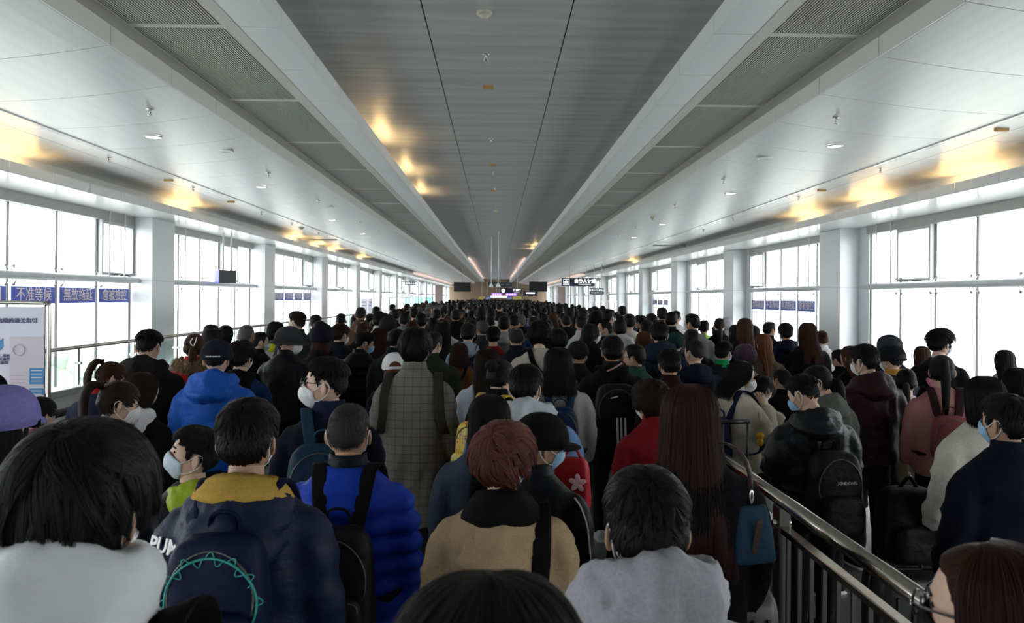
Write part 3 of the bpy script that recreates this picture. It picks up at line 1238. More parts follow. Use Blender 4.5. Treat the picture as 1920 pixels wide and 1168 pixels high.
def cap_mesh(kind):
    if ('cap', kind) in _H:
        return _H[('cap', kind)]
    nu, nv = 48, 26
    az = np.arange(nu) / nu * 2 * np.pi
    q = MB()
    if kind == 'hoodup':
        el = np.linspace(RAD(-75), RAD(90), nv)
        E_, A_ = np.meshgrid(el, az, indexing='ij')
        aa = np.degrees(np.abs((A_ + np.pi) % (2 * np.pi) - np.pi))
        off = np.where(aa + np.degrees(E_) * -.2 < 58, -.02, .040) + .006 * vnoise(np.stack([A_ * 2, E_ * 5, E_ * 0], -1), 2)
        R = head_surf(A_, E_, off, False) + HC
        R[..., 1] -= .02 * sm((np.sin(E_) - .2)) * (np.cos(A_) < 0)
        q.loft(R, caps=False)
    else:
        e0 = {'cap': 4, 'bucket': 8, 'beanie': -4}[kind]
        el = np.linspace(RAD(e0 - 6), RAD(90), nv)
        E_, A_ = np.meshgrid(el, az, indexing='ij')
        base = {'cap': .037, 'bucket': .040, 'beanie': .038}[kind]
        off = np.where(E_ < RAD(e0), base - .012, base + .006 * np.sin(E_) + (.006 * vnoise(np.stack([np.sin(A_) * 6, np.cos(A_) * 6, E_ * 9], -1), 2) if kind == 'beanie' else 0))
        R = head_surf(A_, E_, off, False) + HC
        if kind == 'cap':      # six crown seams
            R = R - (R - HC) * (.012 * np.exp(-((np.abs(((A_ / (np.pi / 3)) % 1) - .5) - .5) / .05) ** 2) * np.sin(E_ + .2).clip(0, 1))[..., None]
        q.loft(R, caps=False)
        if kind == 'cap':
            a2 = np.linspace(-RAD(62), RAD(62), 17)
            rows_ = []
            for t, dz in ((0, 0), (.35, .002), (.7, -.003), (1, -.012), (1, -.016), (.5, -.004), (0, -.005)):
                p0 = head_surf(a2, np.full(17, RAD(e0 + 1)), .037, False) + HC
                ex = np.cos(a2 / RAD(62) * np.pi / 2) ** .7 * .075 * t
                p0[:, 1] += ex
                p0[:, 2] += dz - .10 * np.abs(p0[:, 0]) * t * .8
                rows_.append(p0)
            q.loft(np.array(rows_), closed=False, caps=False)
            q.ball(HC + np.array((0, 0, .142)), (.007, .007, .004), 8, 6)
        if kind == 'bucket':
            rows_ = []
            for t, dz in ((0, 0), (.5, -.022), (1, -.050), (1, -.054), (.5, -.026), (0, -.004)):
                p0 = head_surf(az, np.full(nu, RAD(e0 + 1)), .036 + .055 * t, False) + HC
                p0[:, 2] += dz
                rows_.append(p0)
            q.loft(np.array(rows_), caps=False)
    _H[('cap', kind)] = q.mesh(kind, (None,), True)
    return _H[('cap', kind)]


def cap_back():
    """arched gap and strap at the back of a cap"""
    if 'capback' not in _H:
        u = np.linspace(-1, 1, 13)
        rows_ = []
        for t in (0, .35, .7, 1.0):
            az = np.pi + u * RAD(27) * math.sqrt(max(.02, 1 - t * t))
            rows_.append(head_surf(az, np.full(13, RAD(4 + 20 * t)), .0405, False) + HC)
        q = MB().loft(np.array(rows_), closed=False, caps=False)
        az = np.linspace(np.pi - RAD(30), np.pi + RAD(30), 11)
        b = MB().sweep(head_surf(az, np.full(11, RAD(3)), .040, False) + HC, .009, .003, side=(0, 0, 1), m=6, e=.5)
        _H['capback'] = (q.mesh('cap_opening', (None,), True), b.mesh('adjuster', (None,), True))
    return _H['capback']


# ------------------------------------------------------------------ materials for cloth and hair
def cloth(col, kind='cloth'):
    k_ = .5 + .5 * min(1, max(col) / .25)
    c = tuple(round(v * k_, 4) for v in col)
    name = '%s_%02x%02x%02x' % (kind, *(int(min(v, 1) * 255) for v in c)) + '_%d' % int(c[0] * 1e4)
    if name in _M:
        return _M[name]
    if kind == 'nylon':
        return mat(name, c, .5, spec=.13, bump=((16, 16, 22), .38, .02))
    if kind == 'knit':
        return mat(name, c, .95, noise=((160, 160, 220), .18), spec=.1, bump=((150, 150, 260), .4, .004))
    if kind == 'fuzzy':
        return mat(name, c, 1, spec=.05, noise=((90, 90, 90), .4), bump=((120, 120, 120), .7, .008))
    if kind == 'denim':
        return mat(name, c, .85, noise=((14, 14, 5), .22), bump=((200, 200, 200), .3, .003))
    if kind == 'leather':
        return mat(name, c, .40, spec=.2, bump=((12, 12, 20), .45, .025))
    m = mat(name, c, .9, spec=.12, noise=((120, 120, 120), .10), bump=((12, 12, 16), .55, .02))
    if kind == 'plaid':
        nt = m.node_tree
        b = nt.nodes['Principled BSDF']
        tc = nt.nodes.new('ShaderNodeTexCoord')
        src = None
        for ax, sc_ in (('X', 26), ('Z', 26), ('X', 6.0), ('Z', 6.0)):
            wv = nt.nodes.new('ShaderNodeTexWave')
            wv.bands_direction = ax
            wv.inputs['Scale'].default_value = sc_
            wv.inputs['Distortion'].default_value = .4
            nt.links.new(tc.outputs['Object'], wv.inputs['Vector'])
            mr = nt.nodes.new('ShaderNodeMapRange')
            mr.inputs['To Min'].default_value = .84 if sc_ > 10 else .76
            mr.inputs['From Min'].default_value = .0 if sc_ > 10 else .0
            mr.inputs['From Max'].default_value = .55 if sc_ > 10 else .12
            nt.links.new(wv.outputs['Fac'], mr.inputs[0])
            mx = nt.nodes.new('ShaderNodeMix')
            mx.data_type = 'RGBA'
            mx.blend_type = 'MULTIPLY'
            mx.inputs[0].default_value = 1
            if src is None:
                mx.inputs[6].default_value = (*c, 1)
            else:
                nt.links.new(src, mx.inputs[6])
            nt.links.new(mr.outputs[0], mx.inputs[7])
            src = mx.outputs[2]
        nt.links.new(src, b.inputs['Base Color'])
    return m


HAIRC = {'black': (.0045, .0042, .0045), 'soft': (.008, .0065, .006), 'dark': (.014, .008, .006), 'brown': (.034, .014, .008), 'auburn': (.024, .0075, .006), 'red': (.085, .028, .024), 'rust': (.085, .028, .011), 'grey': (.075, .072, .070), 'salt': (.036, .034, .033), 'purple': (.055, .032, .055)}


def hair_mat(k, strand=False):
    name = 'hair_%s%s' % (k, '_strand' if strand else '')
    if name in _M:
        return _M[name]
    c = HAIRC[k]
    if strand:
        return mat(name, tuple(v * (1.5 if k == 'red' else 1.2) for v in c), .48, spec=.16)
    m = mat(name, c, .55, spec=.10)
    nt = m.node_tree
    b = nt.nodes['Principled BSDF']
    uv = nt.nodes.new('ShaderNodeUVMap')
    uv.uv_map = 'flow'
    mp = nt.nodes.new('ShaderNodeMapping')
    mp.inputs['Scale'].default_value = (240, 5, 1)
    nt.links.new(uv.outputs[0], mp.inputs[0])
    n = nt.nodes.new('ShaderNodeTexNoise')
    n.inputs['Scale'].default_value = 1
    n.inputs['Detail'].default_value = 3
    nt.links.new(mp.outputs[0], n.inputs['Vector'])
    mr = nt.nodes.new('ShaderNodeMapRange')
    mr.inputs['From Min'].default_value = .3
    mr.inputs['From Max'].default_value = .7
    mr.inputs['To Min'].default_value = .45
    mr.inputs['To Max'].default_value = 1.7
    nt.links.new(n.outputs[0], mr.inputs[0])
    mx = nt.nodes.new('ShaderNodeMix')
    mx.data_type = 'RGBA'
    mx.blend_type = 'MULTIPLY'
    mx.inputs[0].default_value = 1
    mx.inputs[6].default_value = (*c, 1)
    nt.links.new(mr.outputs[0], mx.inputs[7])
    nt.links.new(mx.outputs[2], b.inputs['Base Color'])
    bp = nt.nodes.new('ShaderNodeBump')
    bp.inputs['Strength'].default_value = .7
    bp.inputs['Distance'].default_value = .004
    nt.links.new(n.outputs[0], bp.inputs['Height'])
    nt.links.new(bp.outputs[0], b.inputs['Normal'])
    return m


# ------------------------------------------------------------------ one person
BLK = (.007, .007, .008)
PEOPLE = []
MASKC = {'blue': (.35, .58, .78), 'white': (.78, .79, .80), 'pale': (.62, .72, .84), 'black': (.02, .02, .022)}


def person(px, py, d, label, hair='crop', hc='black', top='jacket', tc=BLK, tk='cloth', yaw=0, head=(0, 0, 0), pose='down', legs=(.015, .016, .022), bulk=1.0, hd=None, col=None, mask=None, mc='white', gl=False, cap=None, cc=BLK, capr=0, skin=None, near=None, group=None, lining=None, dress=None, hb=1.0, hz=0.0):
    near = d < 6.3 if near is None else near
    k = len(PEOPLE)
    R = np.array(head_rot(head).to_matrix())
    hcen = R @ HC
    thick = .03 if hair in ('mop', 'fluffy', 'curly', 'spiky') or cap else .02
    zt = PIV[2] + hcen[2] + .112 + thick
    P = at(px, py, d)
    s_ = P.z / zt
    o2 = rotz(RAD(yaw)) @ (PIV + hcen) * s_
    root = empty('person', (P.x - o2[0], d - o2[1], 0), RAD(yaw), s_)
    tag(root, label, 'person', group)
    sk = SKIN[k % 3] if skin is None else SKIN[skin]
    obj('body', body_mesh(pose, head), root, m=sk)
    obj('trousers', trousers(), root, m=cloth(legs))
    obj('top' if top == 'knit' else 'jacket' if top != 'coat' else 'coat', garment(top, pose), root, scale=(bulk, bulk, 1), m=cloth(tc, tk))
    if dress:
        obj('skirt', skirt(), root, m=cloth(dress))
    if near:
        for sd in (-1, 1):
            obj('shoe', shoe(), root, (sd * .09, .0, 0), m=cloth((.03, .03, .03) if k % 3 else (.5, .5, .5)))
    hk = dict(parent=root, loc=tuple(PIV), rot=head_rot(head))
    hm, hs = hair_mat(hc), hair_mat(hc, True)
    if hair in ('long', 'bob', 'mid', 'verylong', 'wavy'):
        A = {'long': (-.22, 1.12, .016), 'bob': (-.015, 1.12, .004), 'mid': (-.07, 1.22, .008), 'verylong': (-.40, 1.45, .020), 'wavy': (-.20, 1.3, .035)}[hair]
        fm = {'bob': 118, 'mid': 108}.get(hair, 100)
        h = obj('hair', drape(*A, fm), m=hm, **hk)
        obj('hairline', hair_shell('tight'), h, m=hm)
        if near and not cap:
            obj('strands', drape_strands(*A, fm), h, m=hs)
    elif hair in ('pony', 'low', 'bun', 'high'):
        h = obj('hair', hair_shell('tight'), m=hm, **hk)
        T_ = Vector({'low': (0, -.11, .09), 'high': (0, -.12, .205), 'pony': (0, -.13, .205), 'bun': (0, -.1, .19)}[hair])
        Ru = Euler((-RAD(head[1]) if hair != 'bun' else 0, 0, 0))
        obj('ponytail' if hair != 'bun' else 'hair_bun', tail(hair), h, T_ - Ru.to_matrix() @ T_, Ru, m=hm)
        if near:
            obj('strands', hair_strands('tight'), h, m=hs)
    elif hair:
        h = obj('hair', hair_shell(hair), m=hm, **hk)
        if near and not cap:
            obj('strands', hair_strands(hair), h, m=hs)
    if hd:
        obj('hood', hood(hb), root, (0, 0, hz - .015 - (.03 + .075 * lining[1] if lining else 0)), scale=(max(1, bulk * .98),) * 2 + (1,), m=cloth(hd, tk))
    if lining:
        obj('hood_lining', hood_lining(lining[1]), root, scale=(1.12, 1.12, 1), m=cloth(lining[0]))
    if not col and not hd and top in ('jacket', 'puffer', 'coat'):
        col = tc
    if col:
        obj('collar', collar(), root, m=cloth(col, tk))
    if mask:
        mm = obj('mask', mask_mesh(mask), m=cloth(MASKC[mc]), **hk)
        for sd in (-1, 1):
            obj('ear_loop', ear_loops(sd), mm)
    if gl:
        a, b = glasses_mesh()
        g_ = obj('glasses', a, **hk)
        for sd in (-1, 1):
            obj('lens', b, g_, (sd * .034, 0, 0))
    if cap:
        rr = head_rot(head).to_matrix() @ Euler((0, 0, RAD(capr))).to_matrix()
        k_ = 1.10 if hair in ('long', 'bob', 'mid', 'wavy') else 1.0
        c_ = obj('hood' if cap == 'hoodup' else 'hat' if cap != 'cap' else 'cap', cap_mesh(cap), root, tuple(PIV + (R @ (HC - rotz(RAD(capr)) @ HC * k_))), rr.to_euler(), (k_,) * 3, m=cloth(cc, tk if cap == 'hoodup' else 'cloth'))
        if cap == 'cap':
            o_, b_ = cap_back()
            obj('cap_opening', o_, c_, m=hm)
            obj('adjuster', b_, c_, m=cloth(tuple(v * .8 for v in cc)))
    PEOPLE.append((root, P.x, d, s_))
    return root


def local(root, x, y, z):
    """point of a person's own frame in the hall"""
    a, s_ = root.rotation_euler.z, root.scale.x
    v = rotz(a) @ np.array((x, y, z)) * s_
    return (root.location.x + v[0], root.location.y + v[1], v[2])


_K = {}


def bag_body(Wd, Ht, Dp, e=.45, tp=.12):
    key = ('bb', Wd, Ht, Dp, e, tp)
    if key not in _K:
        q = MB().ball((0, -Dp / 2, Ht / 2), (Wd / 2, Dp / 2, Ht / 2), 28, 20, e, taper=tp)
        V, Fc = q.arr()
        V = V + (.006 * vnoise(V * np.array((12, 12, 9)), 2) + .003 * vnoise(V * 30, 3))[:, None] * np.array((.5, 1, .4))
        _K[key] = mesh('bag_body', V, Fc, (None,), True)
    return _K[key]


def bag_y(x, z, Wd, Ht, Dp, e=.45, tp=.12):
    k = 1 - tp * np.clip(z / Ht, 0, 1)
    u = np.clip(1 - np.abs(x / (Wd / 2 * k)) ** (2 / e) - np.abs((z - Ht / 2) / (Ht / 2)) ** (2 / e), 0, 1)
    return -Dp / 2 - Dp / 2 * k * u ** (e / 2)


def backpack(root, label, c, c2=None, Wd=.29, Ht=.43, Dp=.15, top=1.37, kind='nylon', strap=True, bulk=1.0, pocket=True, sc_=None, group=None, handle=True):
    """backpack on a person's back: body, pocket, zips, handle, two straps"""
    c2 = c2 or c
    yb = -.135 * bulk - .012
    zb = top - Ht
    b = empty('backpack', local(root, 0, yb, zb), root.rotation_euler.z, root.scale.x)
    tag(b, label, 'backpack', group)
    m, m2, ms = cloth(c, kind), cloth(c2, kind), cloth(sc_ or tuple(v * .8 for v in c), 'cloth')
    mz = mat('zip_metal', (.10, .10, .10), .4, .6)
    obj('bag_body', bag_body(Wd, Ht, Dp), b, m=m)
    if pocket:
        p = obj('front_pocket', bag_body(Wd * .78, Ht * .46, .07, .45, .05), b, (0, -Dp + .022, .03), m=m2)
        q = MB().sweep(crom([(-Wd * .33, -.055, Ht * .30), (-Wd * .30, -.062, Ht * .40), (0, -.060, Ht * .425), (Wd * .30, -.062, Ht * .40), (Wd * .33, -.055, Ht * .30)], 4), .003, m=5)
        obj('zip', q.mesh('zip', (mz,), True), p)
    n = 24
    t = np.linspace(RAD(-20), RAD(200), n)
    zx, zz_ = Wd * .40 * np.cos(t), Ht * .60 + Ht * .33 * np.sin(t)
    q = MB().sweep(np.stack([zx, bag_y(zx, zz_, Wd, Ht, Dp) - .002, zz_], -1), .0035, m=5)
    obj('zip', q.mesh('zip', (mz,), True), b)
    if handle:
        q = MB().sweep(crom([(-.045, -.03, Ht - .012), (-.04, -.035, Ht + .04), (0, -.04, Ht + .058), (.04, -.035, Ht + .04), (.045, -.03, Ht - .012)], 4), .011, .005, side=(0, 1, 0), m=8)
        obj('handle', q.mesh('handle', (ms,), True), b)
    if strap:
        g = .012 + .02 * (bulk - 1)
        for sd in (-1, 1):
            P = [(.055, yb - .012, top - .05), (.075, yb + .004, top + .02), (.098, -.075 - g, 1.432 + g), (.112, -.015, 1.442 + g * 1.6), (.120, .055, 1.405 + g), (.125, .125 + g, 1.30), (.135, .142 + g, 1.17), (.165, .12 + g, 1.05), (.19 * bulk, .02, .985), (.165, yb + .02, .97)]
            P = [(sd * x, y - yb, z - zb) for x, y, z in P]
            q = MB().sweep(crom(P, 4), .029, .007, side=(1, 0, 0), m=8, e=.5)
            obj('strap', q.mesh('strap', (ms,), True), b)
    return b


def shoulder_strap(root, label, c, side=1, name='bag_strap', w_=.022, bulk=1.0, straight=False):
    """belt of a bag that runs over one shoulder and across the back"""
    b = empty(name, local(root, 0, -.15, .95), root.rotation_euler.z, root.scale.x)
    g = .012 + .02 * (bulk - 1)
    P = [(-.19, -.06, 1.0), (-.13, -.152 * bulk, 1.10), (-.02, -.155 * bulk, 1.22), (.06, -.150 * bulk, 1.33), (.095, -.10 - g, 1.425 + g), (.115, -.01, 1.445 + g * 1.5), (.10, .09, 1.38 + g), (.03, .145 + g, 1.24), (-.10, .145 + g, 1.08), (-.19, .06, 1.0)]
    if straight:
        P = [(.12, .13 + g, 1.25), (.135, .10 + g, 1.36), (.145, .02, 1.41 + g), (.148, -.075, 1.395 + g), (.142, -.15 * bulk, 1.30), (.13, -.165 * bulk, 1.14), (.12, -.16 * bulk, .98), (.14, -.14 * bulk, .86)]
    P = [(side * x, y + .15, z - .95) for x, y, z in P]
    obj('strap', MB().sweep(crom(P, 5), w_, .004, side=(1, 0, .4), m=8, e=.5).mesh('strap', (cloth(c),), True), b)
    obj('bag_body', bag_body(.26, .20, .08), b, (-side * .23, .23, -.02) if not straight else (side * .12, .02, -.28), (0, 0, RAD(90 if not straight else 0)), m=cloth(c))
    tag(b, label, 'bag')
    return b

# ================================================================== the people one can tell apart
NAVY, DNAVY, WHITE, CREAM, GREY = (.014, .020, .050), (.008, .011, .024), (.62, .63, .65), (.60, .55, .45), (.30, .30, .31)


def decal(name, parent, me, loc, rot=(0, 0, 0), scale=(1, 1, 1)):
    return obj(name, me, parent, loc, rot, scale)


def jacket_of(root):
    return [c for c in root.children if c.name.split('.')[0] in ('jacket', 'coat', 'top')][0]


# ---- first rows
p = person(154, 800, 1.25, 'man in a white hooded jacket, large black-haired head at the lower left corner', 'bowl', 'black', tc=WHITE, tk='nylon', hd=WHITE, hb=1.08, hz=.06, bulk=.98, skin=2, mask='s')
shoulder_strap(p, 'black bag strap over the right shoulder of the white jacket', BLK, 1, w_=.05, bulk=1.12, straight=True)
person(918, 1066, 0.76, 'person at the very front, only a blurred crown of black hair showing', 'long', 'soft', tc=BLK, legs=BLK)
person(1212, 880, 1.58, 'man in a heather grey hoodie with short black hair and bare ears', 'crop', 'black', tc=(.36, .36, .39), hd=(.36, .36, .39), hb=1.16, hz=.045, bulk=1.06, skin=2, mask='s')
person(1866, 1014, 1.18, 'brown-haired woman in round glasses and a dark mask facing left, lower right corner', 'long', 'auburn', tc=BLK, head=(32, -4, 0), yaw=5, mask='s', mc='black', gl=True, skin=1)
p = person(465, 749, 2.35, 'man in a navy jacket with a mustard yellow inner collar', 'crop', 'black', tc=(.014, .022, .062), tk='nylon', hd=(.014, .022, .062), hb=1.22, bulk=1.08, skin=2, mask='s', lining=((.42, .27, .055), .35))
decal('lettering', jacket_of(p), text_mesh('PUMA', .062, M_wprint, .0015), (-.175, -.118, 1.285), (RAD(-14), 0, RAD(-30)))
b = backpack(p, 'navy child backpack with teal zigzag teeth trim', (.008, .014, .055), (.006, .010, .045), Wd=.30, Ht=.40, Dp=.16, top=1.36, bulk=1.1, sc_=(.008, .014, .05))
M_teal = mat('teal_trim', (.02, .30, .26), .5)
t = np.linspace(RAD(-25), RAD(205), 60)
ax_, az_ = .128 * np.cos(t), .225 + .130 * np.sin(t)
arch = np.stack([ax_, bag_y(ax_, az_, .30, .40, .16) - .004, az_], -1)
obj('trim', MB().sweep(arch, .004, m=5).mesh('trim', (M_teal,), True), b)
for k in range(15):
    i = 3 + k * 3.7
    i0 = int(i)
    c_, nx = arch[i0], arch[min(i0 + 3, 59)]
    out_ = np.array((c_[0], 0, c_[2] - .235))
    out_ /= np.linalg.norm(out_)
    sg = 1 if k % 2 else -1
    P = [c_, (c_ * 2 + nx) / 3 + out_ * .017 * sg, (c_ + nx * 2) / 3 + out_ * .017 * sg, nx]
    obj('tooth_stitch', MB().sweep(crom(P, 3), .0022, m=4).mesh('tooth', (M_teal,), True), b)
obj('red_tab', boxm(.035, .012, .010, mat('red_tab', (.6, .03, .02), .6)), b, (.02, -.04, .385))
p = person(944, 795, 2.55, 'woman with short reddish hair in a beige trench coat with black-lined hood', 'fluffy', 'red', top='jacket', tc=(.36, .26, .155), hd=(.36, .26, .155), hb=1.15, bulk=1.05, head=(-28, 4, 0), mask='s', mc='blue', skin=1, lining=(BLK, 1.0))
shoulder_strap(p, 'wide black strap across the beige trench coat', BLK, 1, w_=.034, bulk=1.10, straight=True)
p = person(1014, 778, 3.05, 'man in a black cap and black track jacket with white piping', 'buzz', 'black', tc=(.010, .011, .016), tk='nylon', head=(-48, -4, 0), yaw=-18, mask='s', mc='blue', cap='cap', cc=BLK, skin=2, col=(.010, .011, .016))
for sd in (-1, 1):
    A = crom(arm(sd, 'down'), 3) + np.array((sd * .045, -.045, .02))
    obj('piping', MB().sweep(A, .004, m=5).mesh('piping', (M_wprint,), True), jacket_of(p))
p = person(655, 752, 2.85, 'man with a grizzled crew cut in a bright blue quilted puffer vest', 'buzz', 'salt', top='puffer', tc=(.010, .045, .40), tk='nylon', skin=0, mask='s', bulk=1.0, col=DNAVY)
backpack(p, 'black backpack with wide straps over the bright blue puffer', (.014, .014, .016), Wd=.31, Ht=.46, Dp=.16, top=1.28, bulk=1.14, sc_=(.012, .012, .013))
p = person(612, 671, 3.70, 'man in glasses and a pointed white respirator looking left', 'fade', 'black', tc=DNAVY, head=(80, 0, 0), yaw=4, mask='n', gl=True, skin=1, col=NAVY)
backpack(p, 'teal blue backpack with a leather tag behind the man in glasses', (.012, .045, .085), Wd=.33, Ht=.42, Dp=.18, top=1.33, bulk=1.0, sc_=(.02, .06, .11))
person(364, 800, 3.00, 'boy in a black and lime green jacket looking up and left in a pale mask', 'crop', 'soft', tc=(.010, .012, .02), tk='nylon', hd=(.28, .36, .02), hb=.9, head=(76, 10, 0), yaw=32, mask='s', mc='pale', skin=1)
p = person(1293, 718, 2.70, 'woman with very long dark auburn hair down her back in a black fuzzy sweater', 'verylong', 'auburn', top='knit', tc=(.010, .010, .012), tk='fuzzy', bulk=1.06, dress=(.035, .022, .016))
obj('orange_hem', MB().loft([ell(z, a, b_, 0, 24, .9) for z, a, b_ in ((.795, .196, .140), (.775, .200, .144), (.775, .185, .13), (.80, .185, .13))], caps=False).mesh('orange_hem', (cloth((.50, .20, .02)),), True), p)
p = person(918, 738, 3.40, 'woman with straight long black hair just behind the reddish-haired woman', 'long', 'soft', top='knit', tc=(.06, .075, .11), tk='knit', bulk=1.05)
person(1221, 716, 4.30, 'woman with curly dark hair in a red coat, half hidden by long auburn hair', 'curly', 'dark', tc=(.20, .010, .014), head=(20, -5, 0), yaw=10, mask='s', skin=1)
# ---- right of the steel rail
p = person(1507, 703, 4.45, 'man bowing his head in a black glossy jacket with a big black backpack', 'fade', 'black', tc=(.014, .016, .021), tk='leather', hd=(.014, .016, .021), hb=1.05, bulk=1.15, head=(28, -26, 0), yaw=5, mask='s', mc='blue', skin=1, pose='phone')
b = backpack(p, 'big black backpack with small grey lettering worn over the black glossy jacket', (.010, .010, .011), Wd=.34, Ht=.52, Dp=.20, top=1.26, bulk=1.16)
decal('lettering', b, text_mesh('XINDONG', .026, mat('grey_print', (.45, .45, .45), .6), .0006), (.03, -.205, .345))
p = person(1886, 740, 3.20, 'man in a dark navy suit jacket at the right edge, blue mask', 'crop', 'black', tc=(.008, .011, .028), col=(.008, .011, .028), head=(12, 0, 0), yaw=6, mask='s', mc='blue', skin=0, bulk=1.16)
person(1846, 704, 3.90, 'woman with long black hair in an off-white quilted jacket', 'long', 'black', tc=(.60, .57, .50), bulk=1.2, head=(-20, -6, 0), yaw=10, mask='s')
p = person(1622, 646, 5.60, 'man in a burgundy windbreaker with a loose hood, mask at his left cheek', 'crop', 'black', tc=(.040, .013, .018), tk='nylon', hd=(.040, .013, .018), hb=1.1, bulk=1.10, head=(18, -12, 0), yaw=6, mask='s', gl=True, skin=1)
p = person(1766, 664, 5.32, 'woman in a pink sweater with a low ponytail held by a pearl clip', 'pony', 'black', top='knit', tc=(.44, .20, .20), tk='knit', head=(-10, -4, 0), yaw=-14, bulk=1.0, skin=1)
obj('hair_clip', MB().ball((0, -.135, .205), (.028, .016, .016), 12, 8).mesh('hair_clip', (mat('pearl_clip', (.5, .42, .34), .25),), True), p, tuple(PIV), head_rot((-10, -4, 0)))
backpack(p, 'dusty rose backpack on the pink sweater', (.22, .060, .072), Wd=.27, Ht=.34, Dp=.13, top=1.28, kind='nylon', bulk=1.02, sc_=(.05, .02, .025))
p = person(1699, 690, 5.86, 'person in a white sweater carrying a taupe canvas tote, behind the burgundy windbreaker', 'low', 'black', top='knit', tc=(.62, .60, .55), tk='knit', head=(-20, -8, 0), yaw=-8, skin=1)
tt = empty('tote_bag', local(p, -.02, -.17, .70), p.rotation_euler.z, p.scale.x)
tag(tt, 'taupe canvas tote bag with an oval C badge', 'bag')
obj('bag_body', bag_body(.34, .42, .09, .35, -.05), tt, m=cloth((.16, .12, .085), 'cloth'))
for yy in (-.01, -.075):
    obj('handle', MB().sweep(crom([(-.09, yy, .41), (-.07, yy + .01, .58), (-.04, .05, .74), (0, .12, .76), (.05, .05, .70), (.085, yy + .01, .56), (.09, yy, .41)], 4), .018, .003, side=(1, 0, .2), m=6, e=.5).mesh('handle', (cloth((.16, .12, .085)),), True), tt)
q = MB().disc((0, 0, 0), .055, .004, 24, 1)
bd = obj('badge', q.mesh('badge', (M_wprint,)), tt, (-.04, -.095, .30), scale=(1, 1, .62))
obj('badge_ground', MB().disc((0, -.003, 0), .047, .004, 24, 1).mesh('badge', (mat('badge_blue', (.02, .03, .16), .6),)), bd)
obj('badge_red', MB().ball((-.018, -.005, 0), (.018, .004, .030), 10, 6).mesh('badge_red', (mat('badge_red', (.5, .02, .03), .6),)), bd)
tC = np.linspace(RAD(50), RAD(310), 18)
obj('badge_letter', MB().sweep(np.stack([.022 + .022 * np.cos(tC), np.full(18, -.007), .030 * np.sin(tC)], -1), .007, .002, side=(0, 1, 0), m=6).mesh('badge_letter', (M_wprint,)), bd)
p = person(1672, 648, 6.50, 'man in a black cap with a white strap above a dark blue jacket', 'buzz', 'black', tc=(.020, .030, .055), cap='cap', cc=(.012, .013, .018), head=(12, -4, 0), yaw=4, mask='s', skin=1, col=(.40, .20, .04))
obj('cap_strap', MB().sweep([head_surf(np.array(RAD(a)), np.array(RAD(9)), .034, False) + HC for a in range(120, 241, 10)], .012, .003, side=(0, 0, 1), m=6).mesh('cap_strap', (M_wprint,), True), p, tuple(PIV), head_rot((40, -4, 0)))
person(1668, 630, 7.60, 'man in a flat dark grey hat just behind the white-strapped cap', 'buzz', 'salt', tc=(.02, .022, .03), cap='beanie', cc=(.045, .05, .065), head=(20, 0, 0))
p = person(1763, 617, 6.90, 'man with spiky black hair in a black printed T-shirt turning right', 'spiky', 'black', top='knit', tc=(.012, .012, .014), yaw=-40, head=(-28, -4, 0), mask='s', mc='pale', skin=1, near=True)
M_pk, M_bl = mat('print_pink', (.62, .22, .28), .6), mat('print_blue', (.04, .16, .50), .6)
J = jacket_of(p)
for a, mm in ((-38, M_pk), (0, M_pk), (38, M_bl)):
    obj('print_petal', MB().ball((0, 0, .055), (.026, .003, .055), 12, 8).mesh('petal', (mm,)), J, (.0, -.142, 1.19), (RAD(-4), RAD(a), 0))
for k in range(3):
    obj('print_stripe', boxm(.12 - .014 * k, .004, .012, M_wprint), J, (0, -.141, 1.175 - k * .022))
person(1884, 655, 7.20, 'woman with a dark bob in a cream coat by the right windows', 'mid', 'soft', tc=(.58, .54, .47), yaw=-8)
person(1842, 715, 4.79, 'woman with dark bun in a white top behind the off-white quilted jacket', 'bob', 'black', tc=(.55, .53, .50), head=(30, -10, 0), mask='s')
person(1905, 688, 5.50, 'person with black hair cut off by the right edge of the photo', 'mid', 'black', tc=(.05, .05, .06), yaw=10)
# ---- right middle
p = person(1391, 676, 5.55, 'woman in a cream jacket and white mask raising her hand to her cheek', 'mid', 'black', tc=(.56, .50, .40), head=(-24, -16, 0), yaw=-60, mask='n', pose='up', skin=1, bulk=1.08)
backpack(p, 'dark blue backpack on the cream jacket', (.012, .022, .065), Wd=.26, Ht=.36, Dp=.12, top=1.26, bulk=1.05, sc_=(.014, .025, .07))
person(1428, 705, 5.89, 'child in a cream jacket beside the woman with her hand raised', 'crop', 'soft', tc=(.52, .47, .36), yaw=-30, head=(-20, -10, 0), mask='s')
person(1467, 690, 6.21, 'boy with cropped hair in dark clothes between the cream jacket and the bowed man', 'buzz', 'soft', tc=BLK, head=(15, -10, 0))
person(1534, 683, 5.12, 'woman with black hair and purple hair tie in a grey-green hooded top', 'low', 'black', tc=(.10, .105, .09), hd=(.12, .125, .11), head=(40, -18, 0), yaw=14, mask='s')
p = person(1473, 606, 9.95, 'man in a navy hooded jacket standing against the right windows', 'crop', 'black', tc=(.014, .017, .045), hd=(.014, .017, .045), bulk=1.1, near=True)
backpack(p, 'slate blue backpack on the navy hooded jacket', (.018, .028, .050), Wd=.27, Ht=.40, Dp=.14, top=1.20, bulk=1.1)
person(1514, 604, 8.90, 'woman with long wavy brown hair in a black jacket', 'wavy', 'brown', tc=BLK, near=True)
person(1541, 618, 9.45, 'woman with a curled brown bun in a white fluffy coat by the column', 'bun', 'brown', top='puffer', tc=(.70, .70, .72), tk='fuzzy', yaw=-10)
person(1594, 648, 7.00, 'woman with brown hair leaning in a black coat beside the burgundy windbreaker', 'wavy', 'brown', tc=BLK, head=(25, -14, 0))
person(1574, 655, 7.90, 'person with short black hair behind the black coat by the column', 'crop', 'black', tc=BLK, head=(20, -10, 0))
